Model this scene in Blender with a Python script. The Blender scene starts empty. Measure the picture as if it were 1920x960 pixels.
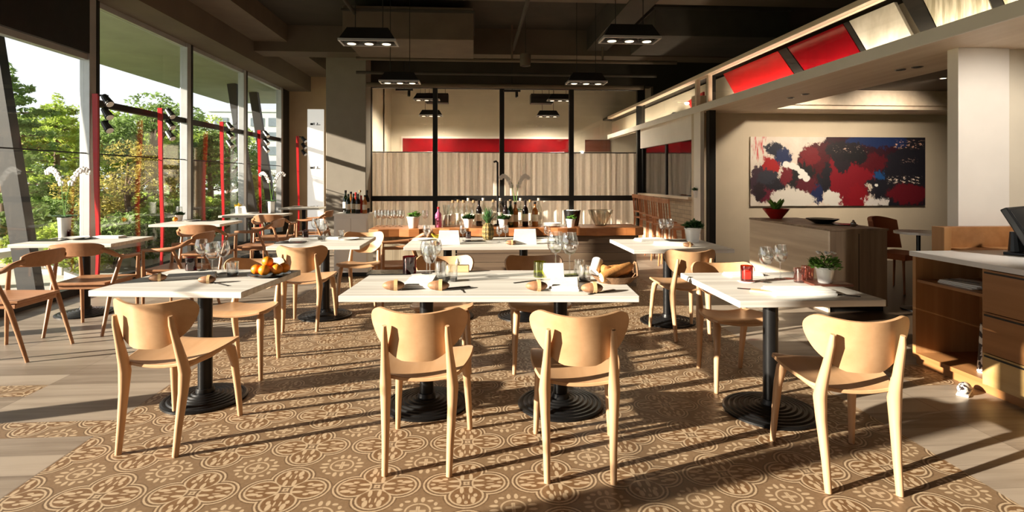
import bpy, math, random
from math import sin, cos, pi, radians, sqrt
from mathutils import Vector, Matrix
random.seed(7)
scn = bpy.context.scene
col = scn.collection

# ------------------------------------------------------------------ camera, sky, sun, exposure
F = 1050.0            # focal length in pixels of the 1920x960 frame
CAMZ = 1.38
HOR = 335.0           # horizon row
YAW = math.atan(70.0 / F)
cam_data = bpy.data.cameras.new('camera')
cam = bpy.data.objects.new('camera', cam_data)
col.objects.link(cam)
scn.camera = cam
cam.location = (0, 0, CAMZ)
cam.rotation_euler = (pi / 2, 0, -YAW)
cam_data.sensor_width = 36
cam_data.lens = 36 * F / 1920
cam_data.shift_y = -(480 - HOR) / 1920
cam_data.clip_end = 300

SUN_AZ = radians(17.0)
SUN_EL = radians(16.2)
SUN_STRENGTH = 22.0
SKY_STRENGTH = 1.35
EXPOSURE = 0.0
w = bpy.data.worlds.new('sky'); scn.world = w; w.use_nodes = True
bg = w.node_tree.nodes['Background']
bg.inputs[0].default_value = (0.97, 0.98, 1.0, 1)
bg.inputs[1].default_value = SKY_STRENGTH
sd = bpy.data.lights.new('sun', 'SUN'); sd.energy = SUN_STRENGTH; sd.angle = radians(0.6)
sd.color = (1.0, 0.85, 0.68)
sun = bpy.data.objects.new('sun', sd); col.objects.link(sun)
sdir = Vector((cos(SUN_AZ) * cos(SUN_EL), sin(SUN_AZ) * cos(SUN_EL), -sin(SUN_EL)))
sun.rotation_euler = sdir.to_track_quat('-Z', 'Y').to_euler()
sun.location = (-12, -4, 8)
vs = scn.view_settings
vs.view_transform = 'Standard'
try: vs.look = 'None'
except Exception: pass
vs.exposure = EXPOSURE; vs.gamma = 1.0; vs.use_curve_mapping = False
scn.cycles.max_bounces = 8
scn.cycles.diffuse_bounces = 5
scn.cycles.transparent_max_bounces = 24
scn.cycles.sample_clamp_indirect = 8
scn.cycles.caustics_reflective = False
scn.cycles.caustics_refractive = False
scn.cycles.use_denoising = True

# ------------------------------------------------------------------ pixel <-> world helpers (only used to read positions off the plan)
CT, ST = cos(YAW), sin(YAW)
def ray(px, py):
    u = (px - 960) / F; v = (HOR - py) / F
    return u * CT + ST, CT - u * ST, v
def P(px, py, z):
    rx, ry, v = ray(px, py); t = (z - CAMZ) / v
    return rx * t, ry * t
def XY(px, t):
    rx, ry, v = ray(px, 0); return rx * t, ry * t
def XatY(px, Y):
    rx, ry, v = ray(px, 0); return rx * Y / ry
def YatX(px, X):
    rx, ry, v = ray(px, 0); return ry * X / rx
def ZatY(px, py, Y):
    rx, ry, v = ray(px, py); return CAMZ + v * Y / ry
def ZatX(px, py, X):
    rx, ry, v = ray(px, py); return CAMZ + v * X / rx

# ------------------------------------------------------------------ node expression helper
class E:
    nt = None
    def __init__(s, v): s.v = v
    @staticmethod
    def m(op, *a, clamp=False):
        n = E.nt.nodes.new('ShaderNodeMath'); n.operation = op; n.use_clamp = clamp
        for i, x in enumerate(a):
            if isinstance(x, E): E.nt.links.new(x.v, n.inputs[i])
            else: n.inputs[i].default_value = x
        return E(n.outputs[0])
    def __add__(s, o): return E.m('ADD', s, o)
    def __radd__(s, o): return E.m('ADD', s, o)
    def __sub__(s, o): return E.m('SUBTRACT', s, o)
    def __rsub__(s, o): return E.m('SUBTRACT', o, s)
    def __mul__(s, o): return E.m('MULTIPLY', s, o)
    def __rmul__(s, o): return E.m('MULTIPLY', s, o)
    def __truediv__(s, o): return E.m('DIVIDE', s, o)
def eabs(a): return E.m('ABSOLUTE', a)
def emin(a, b): return E.m('MINIMUM', a, b)
def emax(a, b): return E.m('MAXIMUM', a, b)
def esqrt(a): return E.m('SQRT', a)
def elen(a, b): return E.m('SQRT', a * a + b * b)
def soft(d, s): return E.m('SUBTRACT', 0.5, d * (1.0 / s), clamp=True)     # 1 inside d<0
def both(a, b): return a * b
def mixc(fac, a, b):
    n = E.nt.nodes.new('ShaderNodeMix'); n.data_type = 'RGBA'
    if isinstance(fac, E): E.nt.links.new(fac.v, n.inputs[0])
    else: n.inputs[0].default_value = fac
    for i, x in ((6, a), (7, b)):
        if isinstance(x, tuple): n.inputs[i].default_value = (x[0], x[1], x[2], 1)
        else: E.nt.links.new(x, n.inputs[i])
    return n.outputs[2]
def coords(kind='Object', scale=(1, 1, 1), loc=(0, 0, 0)):
    tc = E.nt.nodes.new('ShaderNodeTexCoord')
    if kind == 'World':
        g = E.nt.nodes.new('ShaderNodeNewGeometry'); src = g.outputs['Position']
    else: src = tc.outputs[kind]
    mp = E.nt.nodes.new('ShaderNodeMapping')
    E.nt.links.new(src, mp.inputs[0])
    mp.inputs['Scale'].default_value = scale; mp.inputs['Location'].default_value = loc
    return mp.outputs[0]
def noise(vec, scale, detail=3, rough=0.55):
    n = E.nt.nodes.new('ShaderNodeTexNoise'); E.nt.links.new(vec, n.inputs['Vector'])
    n.inputs['Scale'].default_value = scale; n.inputs['Detail'].default_value = detail
    n.inputs['Roughness'].default_value = rough
    return E(n.outputs['Fac'])
def xyz(vec):
    s = E.nt.nodes.new('ShaderNodeSeparateXYZ'); E.nt.links.new(vec, s.inputs[0])
    return E(s.outputs[0]), E(s.outputs[1]), E(s.outputs[2])
def ramp01(e, lo, hi): return E.m('MULTIPLY', e - lo, 1.0 / (hi - lo), clamp=True)

MATS = {}
def newmat(name):
    m = bpy.data.materials.new(name); m.use_nodes = True
    E.nt = m.node_tree; MATS[name] = m
    return m, m.node_tree.nodes['Principled BSDF']
def setcol(b, c):
    if isinstance(c, tuple): b.inputs['Base Color'].default_value = (c[0], c[1], c[2], 1)
    else: E.nt.links.new(c, b.inputs['Base Color'])
def bump(b, e, strength=0.2, dist=0.01):
    n = E.nt.nodes.new('ShaderNodeBump'); n.inputs['Strength'].default_value = strength
    n.inputs['Distance'].default_value = dist
    E.nt.links.new(e.v, n.inputs['Height']); E.nt.links.new(n.outputs[0], b.inputs['Normal'])
def plain(name, c, rough=0.5, metal=0.0, var=0.12, vscale=6, kind='Object', spec=None, bmp=0.0):
    m, b = newmat(name)
    n = noise(coords(kind), vscale, 4)
    d = tuple(x * (1 - var) for x in c); l = tuple(min(1, x * (1 + var)) for x in c)
    setcol(b, mixc(ramp01(n, .3, .7), d, l))
    b.inputs['Roughness'].default_value = rough; b.inputs['Metallic'].default_value = metal
    if spec is not None: b.inputs['Specular IOR Level'].default_value = spec
    if bmp: bump(b, noise(coords(kind), vscale * 6, 4), bmp, 0.004)
    return m
def wood(name, c1, c2, axis='y', rough=0.45, kind='Object', dens=22, contrast=(.35, .65)):
    m, b = newmat(name)
    sc = {'x': (.6, dens, dens), 'y': (dens, .6, dens), 'z': (dens, dens, .6)}[axis]
    v = coords(kind, sc)
    n = noise(v, 1.0, 5, .6)
    n2 = noise(coords(kind, tuple(x * .25 for x in sc)), 1.0, 3)
    f = ramp01(n * .65 + n2 * .35, *contrast)
    setcol(b, mixc(f, c1, c2)); b.inputs['Roughness'].default_value = rough
    bump(b, n, .08, .003)
    return m
def emit(name, c, s):
    m, b = newmat(name)
    setcol(b, c); b.inputs['Emission Color'].default_value = (*c, 1); b.inputs['Emission Strength'].default_value = s
    return m
def thin(name, tint=(1, 1, 1), base=.05, edge=.75, gloss=(1, 1, 1), edge_tint=None, power=.35):
    """thin sheet glass: see-through, reflecting more at grazing angles"""
    m = bpy.data.materials.new(name); m.use_nodes = True; nt = m.node_tree; E.nt = nt
    nt.nodes.remove(nt.nodes['Principled BSDF']); MATS[name] = m
    out = nt.nodes['Material Output']
    tr = nt.nodes.new('ShaderNodeBsdfTransparent'); gl = nt.nodes.new('ShaderNodeBsdfGlossy'); mx = nt.nodes.new('ShaderNodeMixShader')
    lw = nt.nodes.new('ShaderNodeLayerWeight'); lw.inputs[0].default_value = power
    f = E(lw.outputs['Facing']); f3 = f * f * f
    et = edge_tint or tint
    nt.links.new(mixc(f3, tint, et), tr.inputs[0])
    gl.inputs[0].default_value = (*gloss, 1); gl.inputs['Roughness'].default_value = 0.02
    fac = f3 * edge + base
    nt.links.new(fac.v, mx.inputs[0]); nt.links.new(tr.outputs[0], mx.inputs[1]); nt.links.new(gl.outputs[0], mx.inputs[2])
    nt.links.new(mx.outputs[0], out.inputs[0])
    return m

# ------------------------------------------------------------------ materials
chair_wood = wood('chair_wood', (.46, .265, .135), (.55, .335, .185), 'y', .38, dens=14)
leg_wood = wood('leg_wood', (.48, .285, .155), (.58, .365, .21), 'z', .4, dens=14)
arm_wood = wood('armchair_wood', (.29, .135, .062), (.42, .21, .105), 'y', .4, dens=14)
table_white = wood('washed_table_wood', (.40, .365, .32), (.68, .66, .62), 'x', .5, dens=26, contrast=(.3, .55))
black_iron = plain('black_iron', (.012, .012, .013), .38, .6, .2)
black_frame = plain('black_frame', (.012, .011, .010), .5, .2, .2)
alu = plain('aluminium', (.55, .55, .56), .4, .7, .06)
dark_steel = plain('dark_steel', (.013, .013, .014), .6, .1, .2, 3)
ceiling_paint = plain('ceiling_paint', (.038, .030, .020), .85, 0, .25, 1.5, 'World')
duct_paint = plain('duct_paint', (.13, .098, .068), .8, 0, .12, 3, 'World')
duct_dark = plain('duct_dark', (.05, .042, .032), .8, 0, .15, 3, 'World')
beam_paint = plain('beam_paint', (.12, .092, .064), .8, 0, .1, 2, 'World')
taupe = plain('taupe_plaster', (.27, .24, .20), .8, 0, .05, 5, 'World')
tan_wall = plain('tan_wall', (.42, .29, .17), .75, 0, .08, 2, 'World')
cream = plain('cream_paint', (.74, .67, .54), .6, 0, .04, 3, 'World')
beige_wall = plain('beige_wall', (.66, .565, .43), .7, 0, .05, 2, 'World')
rear_paint = plain('rear_wall_paint', (.22, .17, .13), .8, 0, .05, 2, 'World')
white_paint = plain('white_paint', (.88, .83, .76), .5, 0, .03, 3, 'World')
header_wood = wood('pale_header_wood', (.74, .60, .46), (.88, .75, .60), 'y', .5, 'World', 10)
outer_soffit = plain('outer_soffit', (.40, .43, .30), .8, 0, .1, 2, 'World')
red_paint = plain('red_lacquer', (.52, .010, .013), .35, 0, .1, 5)
red_gloss = plain('red_gloss_sheet', (.20, .003, .007), .2, 0, .3, 2)
white_cer = plain('white_ceramic', (.86, .85, .83), .25, 0, .02)
white_cloth = plain('white_linen', (.86, .85, .83), .85, 0, .05, 30, bmp=.2)
black_cer = plain('black_glaze', (.012, .012, .012), .2, 0, .2)
red_cer = plain('red_glaze', (.42, .012, .010), .25, 0, .1)
leather_brown = plain('brown_leather', (.30, .15, .075), .55, 0, .3, 40, bmp=.3)
dark_board = wood('dark_board', (.10, .03, .02), (.18, .06, .035), 'x', .4)
light_board = wood('light_board', (.62, .42, .20), (.76, .56, .30), 'x', .5)
steel = plain('cutlery_steel', (.5, .5, .5), .25, .95, .1)
dark_steel_cut = plain('dark_cutlery', (.06, .055, .05), .3, .8, .1)
glass = thin('clear_drinking_glass', (.98, .99, .99), .17, .95, edge_tint=(.55, .56, .57))
window_glass = thin('window_glass', (.93, .95, .95), .03, .45)
part_glass = thin('partition_glass', (.98, .975, .96), .035, .4)
purple_glass = thin('purple_glass', (.42, .10, .14), .08, .5, edge_tint=(.12, .02, .04))
pink_glass = thin('pink_glass', (.88, .66, .62), .10, .7, edge_tint=(.5, .28, .25))
amber_glass = thin('amber_glass', (.60, .16, .03), .08, .6, edge_tint=(.12, .01, .005))
lime_glass = thin('lime_glass', (.75, .80, .15), .08, .6, edge_tint=(.25, .25, .02))
smoke_glass = thin('smoke_glass', (.35, .34, .33), .12, .6, edge_tint=(.05, .05, .05))
bottle_clear = thin('clear_bottle_glass', (.90, .90, .86), .22, .8, edge_tint=(.35, .36, .33))
bottle_green = thin('green_bottle_glass', (.07, .16, .05), .10, .7, edge_tint=(.01, .03, .01))
bottle_dark = plain('dark_bottle_glass', (.015, .01, .01), .12, 0, .2)
bottle_red = plain('red_bottle_glass', (.40, .02, .01), .15, 0, .2)
bottle_pink = plain('pink_bottle_glass', (.45, .10, .22), .15, 0, .2)
bottle_amber = plain('amber_bottle_glass', (.42, .16, .04), .15, 0, .2)
paper_label = plain('paper_label', (.78, .73, .62), .8, 0, .1, 30)
flame_glow = emit('candle_glow', (1.0, .30, .03), 2.6)
bulb_glow = emit('lamp_glow', (1.0, .86, .62), 2.2)
leaf_green = plain('leaf_green', (.13, .30, .04), .5, 0, .5, 14)
leaf_dark = plain('leaf_dark', (.03, .09, .02), .4, 0, .4, 14)
soil = plain('soil', (.04, .025, .015), .95, 0, .3, 40)
bark = plain('bark', (.14, .09, .06), .9, 0, .3, 12, bmp=.5)
petal = plain('orchid_petal', (.86, .82, .80), .6, 0, .05, 20)
tee_paving = plain('pale_paving', (.45, .44, .40), .9, 0, .15, .8, 'World')
lawn = plain('lawn', (.16, .24, .06), .95, 0, .4, 2, 'World')
cork = plain('cork', (.30, .19, .09), .9, 0, .2)
bottlecap_red = plain('red_foil', (.5, .02, .02), .3, .2, .1)
black_plastic = plain('black_plastic', (.014, .014, .015), .35, 0, .1)
screen_mat = plain('screen_glass', (.02, .022, .025), .08, 0, .1)
counter_white = plain('counter_white', (.80, .79, .76), .3, 0, .03)
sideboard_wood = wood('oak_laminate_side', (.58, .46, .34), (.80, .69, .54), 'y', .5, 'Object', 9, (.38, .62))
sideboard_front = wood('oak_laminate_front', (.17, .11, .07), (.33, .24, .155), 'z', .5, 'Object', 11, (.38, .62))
station_wood = wood('teak_veneer', (.27, .115, .038), (.42, .20, .075), 'y', .4, 'Object', 10)
station_wood_z = wood('teak_veneer_upright', (.36, .17, .06), (.52, .28, .12), 'z', .4, 'Object', 10)
station_light = wood('pale_oak_veneer', (.50, .32, .12), (.64, .44, .20), 'y', .4, 'Object', 10)
buffet_edge = wood('live_edge_wood', (.26, .085, .025), (.50, .20, .06), 'x', .45, 'Object', 9)
buffet_front = wood('weathered_plank', (.09, .055, .035), (.20, .14, .09), 'x', .7, 'Object', 12)
buffet_pale = wood('pale_plank', (.22, .17, .11), (.42, .35, .25), 'z', .7, 'Object', 12)
stool_wood = wood('orange_wood', (.36, .13, .05), (.50, .21, .09), 'z', .45, 'Object', 12)
rust_leather = plain('rust_upholstery', (.42, .13, .05), .55, 0, .12)
drape = plain('taupe_drape', (.25, .20, .17), .9, 0, .1, 20)
stone_white = plain('white_concrete', (.72, .70, .66), .8, 0, .06, 4)
facade = plain('grey_facade', (.52, .54, .56), .8, 0, .05, 2)
facade_glass = plain('facade_glass', (.18, .22, .26), .2, 0, .1)
bread_mat = plain('bread_crust', (.52, .24, .07), .7, 0, .35, 18, bmp=.4)
crumb_mat = plain('bread_crumb', (.82, .68, .42), .9, 0, .15, 40, bmp=.4)
wicker = plain('wicker', (.22, .12, .06), .8, 0, .35, 60, bmp=.6)
orange_skin = plain('orange_skin', (.86, .27, .012), .42, 0, .12, 30, bmp=.3)
banana_mat = plain('yellow_fruit', (.80, .62, .05), .5, 0, .15, 10)

def translucent(name, c, fac=.5, var=.3, kind='Object', vs_=20):
    m = bpy.data.materials.new(name); m.use_nodes = True; nt = m.node_tree; E.nt = nt; MATS[name] = m
    b = nt.nodes['Principled BSDF']
    n = noise(coords(kind), vs_, 2)
    cc = mixc(ramp01(n, .3, .7), tuple(x * (1 - var) for x in c), tuple(min(1, x * (1 + var)) for x in c))
    setcol(b, cc); b.inputs['Roughness'].default_value = .7
    t = nt.nodes.new('ShaderNodeBsdfTranslucent'); nt.links.new(cc, t.inputs[0])
    mx = nt.nodes.new('ShaderNodeMixShader'); mx.inputs[0].default_value = fac
    nt.links.new(b.outputs[0], mx.inputs[1]); nt.links.new(t.outputs[0], mx.inputs[2])
    nt.links.new(mx.outputs[0], nt.nodes['Material Output'].inputs[0])
    return m
curtain_mat = translucent('sheer_curtain_cloth', (.92, .87, .82), .62, .04)
foliage_a = translucent('foliage_bright', (.32, .42, .07), .45, .5, vs_=3)
foliage_b = translucent('foliage_deep', (.17, .26, .07), .4, .5, vs_=3)
foliage_c = translucent('foliage_rusty', (.34, .30, .07), .45, .5, vs_=3)

def floor_material():
    m, b = newmat('floor_finish')
    pos = coords('World')
    x, y, z = xyz(pos)
    n = noise(coords('World', (1, 1, 1)), 60, 3)
    # patterned encaustic tiles: period 0.4 m
    fx = E.m('FRACT', (x + 0.437 + 40 * .4 + .2) / .4); fy = E.m('FRACT', (y - 2.545 + 40 * .4 + .2) / .4)
    ax = eabs(fx - .5) * .4; ay = eabs(fy - .5) * .4
    u = emax(ax, ay); v = emin(ax, ay)
    d = elen(u - .1, v)
    wob = (noise(coords('World'), 90, 2) - .5) * .006
    ring1 = soft(eabs(d - .073 + wob) - .0040, .003)
    ring2 = soft(eabs(d - .091 + wob) - .0040, .003)
    diag = soft(v - u + .004, .004)                     # keep rings off the very diagonal
    leaf = soft(elen((u - .132) / .026, (v - .030) / .011) - 1 + wob * 90, .3)
    leaf = emax(leaf, soft(elen((u - .098) / .013, (v - .040) / .009) - 1 + wob * 60, .3))
    leaf = emax(leaf, soft(elen((u - .150) / .012, v / .008) - 1 + wob * 60, .3))
    leaf = emax(leaf, soft(elen((u - .108) / .018, (v - .012) / .004) - 1, .3))
    leaf2 = soft(elen((u - .055) / .026, (v - .020) / .009) - 1 + wob * 30, .25)
    c = elen(u - .2, v - .2)
    ringc = soft(eabs(c - .052) - .004, .003)
    plus = both(soft(emin(eabs(u - .2), eabs(v - .2)) - .008, .003), soft(c - .034, .004))
    leaf3 = soft(elen((u - .184) / .009, (v - .118) / .019) - 1 + wob * 60, .3)
    leaf4 = soft(elen((u - .152) / .013, (v - .128) / .008) - 1 + wob * 60, .3)
    light = ring1
    for e in (ring2, leaf, leaf2, ringc, plus, leaf3, leaf4): light = emax(light, e)
    inside = soft(d - .066, .003)
    dark = emax(soft(eabs(d - .082) - .0045, .003), soft(eabs(d - .099) - .003, .003))
    big = noise(coords('World'), 1.3, 3)
    base = mixc(inside, (.185, .118, .066), (.150, .080, .036))
    base = mixc(dark * .75, base, (.09, .052, .028))
    tile = mixc(light, base, (.45, .34, .225))
    tile = mixc(ramp01(n, .45, .75) * .35, tile, (.30, .21, .13))
    gx = E.m('FRACT', (x + .437 + 8.0) / .2); gy = E.m('FRACT', (y - 2.545 + 8.0) / .2)
    grout = soft(emin(emin(gx, 1 - gx), emin(gy, 1 - gy)) - .006, .01)
    tile = mixc(grout * .5, tile, (.16, .11, .07))
    # wood-look porcelain planks, grain along x
    pn = noise(coords('World', (1.2, 14, 1)), 1.0, 5, .6)
    cellx = E.m('FLOOR', (x + 2.04 + 16) / .8); celly = E.m('FLOOR', (y - 2.545 + 8.0) / .2)
    wn = E.nt.nodes.new('ShaderNodeTexWhiteNoise'); wn.noise_dimensions = '2D'
    cb = E.nt.nodes.new('ShaderNodeCombineXYZ'); E.nt.links.new(cellx.v, cb.inputs[0]); E.nt.links.new(celly.v, cb.inputs[1])
    E.nt.links.new(cb.outputs[0], wn.inputs['Vector'])
    pv = E(wn.outputs['Value'])
    plank = mixc(ramp01(pn * .7 + pv * .3, .3, .65), (.17, .132, .10), (.33, .275, .22))
    sx = E.m('FRACT', (x + 2.04 + 16) / .8); sy = gy
    seam = emax(soft(emin(sx, 1 - sx) - .0035, .004), soft(emin(sy, 1 - sy) - .008, .01))
    plank = mixc(seam * .7, plank, (.12, .09, .07))
    def box(x0, x1, y0, y1):
        dx = emax(x0 - x, x - x1); dy = emax(y0 - y, y - y1)
        return soft(emax(dx, dy), .004)
    lounge = box(3.55, 9.1, 4.0, 9.2)
    plank = mixc(lounge, plank, (.055, .035, .022))  # lounge planks coloured darker for the dim light there
    mask = box(-2.037, 2.30, -8, 9.2)
    for bb in ((-2.84, -2.03, 3.145, 3.345), (-3.64, -2.84, 3.745, 3.945), (2.95, 3.5, 3.545, 3.945), (-2.84, -2.03, 5.545, 5.745)):
        mask = emax(mask, box(*bb))
    setcol(b, mixc(mask, plank, tile))
    b.inputs['Roughness'].default_value = .42
    b.inputs['Specular IOR Level'].default_value = .35
    return m
floor_mat = floor_material()

# painted abstract canvas
def painting_material(W, H):
    m, b = newmat('canvas_paint')
    v = coords('Object'); x, y, z = xyz(v)
    nx = (noise(v, 4, 2) - .5) * .7 + (noise(v, 13, 6, .85) - .5) * 1.1; nz = (noise(coords('Object', (1, 1, 1), (7, 3, 5)), 4, 2) - .5) * .7 + (noise(coords('Object', (1.6, 1, .8), (2, 3, 5)), 13, 6, .85) - .5) * 1.3
    streak = noise(coords('Object', (9, 1, 1.5)), 2.5, 3)
    X = x / W + .5 + nx * .10 ; Z = z / H + .5 + nz * .26
    c = mixc(ramp01(noise(v, 3, 4), .35, .65), (.78, .70, .62), (.68, .58, .50))
    c = mixc(soft(eabs(X - .05) - .035, .02) * ramp01(streak, .5, .6) * soft(.55 - Z, .1), c, (.62, .12, .12))
    blobs = [  # cx, cz, rx, rz, colour
        (.88, .60, .22, .9, (.012, .011, .018)), (.62, .88, .22, .22, (.030, .005, .012)), (.72, .95, .18, .10, (.010, .025, .10)),
        (.40, .62, .13, .30, (.07, .004, .009)), (.34, .72, .05, .14, (.16, .006, .012)), (.56, .40, .14, .42, (.21, .005, .014)), (.60, .10, .06, .20, (.24, .005, .013)),
        (.52, .68, .05, .20, (.018, .012, .018)), (.70, .64, .09, .12, (.09, .004, .010)), (.53, .80, .10, .14, (.014, .010, .014)), (.60, .72, .07, .10, (.010, .009, .012)), (.30, .46, .055, .16, (.012, .010, .012)), (.40, .30, .05, .14, (.013, .012, .02)), (.43, .38, .025, .30, (.012, .010, .016)),
        (.07, .33, .08, .28, (.045, .020, .035)), (.10, .18, .06, .12, (.13, .010, .03)), (.115, .58, .05, .13, (.36, .008, .010)), (.14, .32, .06, .12, (.014, .012, .02)), (.05, .22, .03, .14, (.02, .01, .015)), (.13, .83, .045, .09, (.012, .014, .03)),
        (.18, .70, .05, .11, (.012, .022, .085)), (.09, .42, .055, .10, (.030, .03, .045)), (.26, .40, .06, .18, (.014, .012, .014)), (.20, .45, .03, .14, (.16, .01, .02)),
        (.37, .18, .03, .15, (.012, .02, .08)), (.31, .30, .06, .10, (.10, .01, .02)), (.24, .12, .13, .13, (.72, .68, .62)), (.46, .10, .05, .13, (.74, .71, .66)), (.72, .05, .08, .05, (.74, .70, .68)),
        (.90, .18, .12, .14, (.13, .006, .014)), (.73, .46, .04, .05, (.012, .07, .22)), (.69, .28, .035, .14, (.014, .012, .02)), (.67, .28, .01, .06, (.7, .6, .5)),
    ]
    for cx, cz, rx, rz, cc in blobs:
        e = elen((X - cx) / rx, (Z - cz) / rz) - 1
        c = mixc(soft(e, .06), c, cc)
    # white dabs and scribbles
    X2 = x / W + .5 + nx * .012; Z2 = z / H + .5 + nz * .05
    for cx, cz, r in ((.20, .60, .020), (.235, .58, .022), (.262, .55, .018), (.285, .50, .020), (.30, .45, .022), (.315, .40, .020), (.28, .42, .012), (.715, .30, .010)):
        e = elen((X2 - cx) / r, (Z2 - cz) / (r * 2.3)) - 1
        c = mixc(soft(e, .2), c, (.82, .80, .76))
    wv = noise(coords('Object', (9, 1, 22)), 1.5, 3, .7)
    def band(x0, x1, z0, z1, col_, lo=.56):
        global _
        e = emax(emax(x0 - X2, X2 - x1) * 8, emax(z0 - Z2, Z2 - z1) * 4)
        return mixc(soft(e, .1) * ramp01(wv, lo, lo + .02), c, col_)
    c = band(.82, .995, .84, .96, (.70, .42, .32), .56)
    c = band(.86, .95, .62, .70, (.30, .2, .18), .58)
    c = band(.78, .98, .33, .43, (.80, .68, .60), .56)
    c = band(.46, .66, .77, .87, (.60, .42, .34), .60)
    setcol(b, c); b.inputs['Roughness'].default_value = .5
    bump(b, noise(v, 25, 4), .4, .006)
    return m

def reflect_panel(name, c1, c2, dens=9):
    m, b = newmat(name)
    v = coords('Object', (1, dens, 1.2)); n = noise(v, 1.6, 4)
    setcol(b, mixc(ramp01(n, .42, .6), c1, c2)); b.inputs['Roughness'].default_value = .65
    return m
panel_cream = reflect_panel('cream_print', (.34, .31, .22), (.70, .66, .55), 12)
panel_pale = reflect_panel('pale_print', (.52, .49, .42), (.72, .70, .64), 2)
brick_beige = None
def brick_mat():
    m, b = newmat('beige_brick')
    t = E.nt.nodes.new('ShaderNodeTexBrick')
    rot = E.nt.nodes.new('ShaderNodeCombineXYZ'); x, y, z = xyz(coords('World'))
    E.nt.links.new(y.v, rot.inputs[0]); E.nt.links.new(z.v, rot.inputs[1]); E.nt.links.new(rot.outputs[0], t.inputs['Vector'])
    t.inputs['Scale'].default_value = 1; t.inputs['Brick Width'].default_value = .22; t.inputs['Row Height'].default_value = .07
    t.inputs['Mortar Size'].default_value = .006
    t.inputs['Color1'].default_value = (.52, .42, .30, 1); t.inputs['Color2'].default_value = (.42, .33, .23, 1); t.inputs['Mortar'].default_value = (.30, .25, .19, 1)
    setcol(b, t.outputs[0]); b.inputs['Roughness'].default_value = .85
    return m
brick_beige = brick_mat()

def pineapple_mat():
    m, b = newmat('pineapple_skin')
    x, y, z = xyz(coords('Object'))
    ang = E.m('ARCTAN2', y, x)
    a = E.m('SINE', ang * 5 + z * 70); c = E.m('SINE', ang * 5 - z * 70)
    k = ramp01(a * c, -.5, .6)
    setcol(b, mixc(k, (.09, .07, .02), (.30, .20, .06))); b.inputs['Roughness'].default_value = .7
    bump(b, k, .8, .01)
    return m
pine_mat = pineapple_mat()

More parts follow.
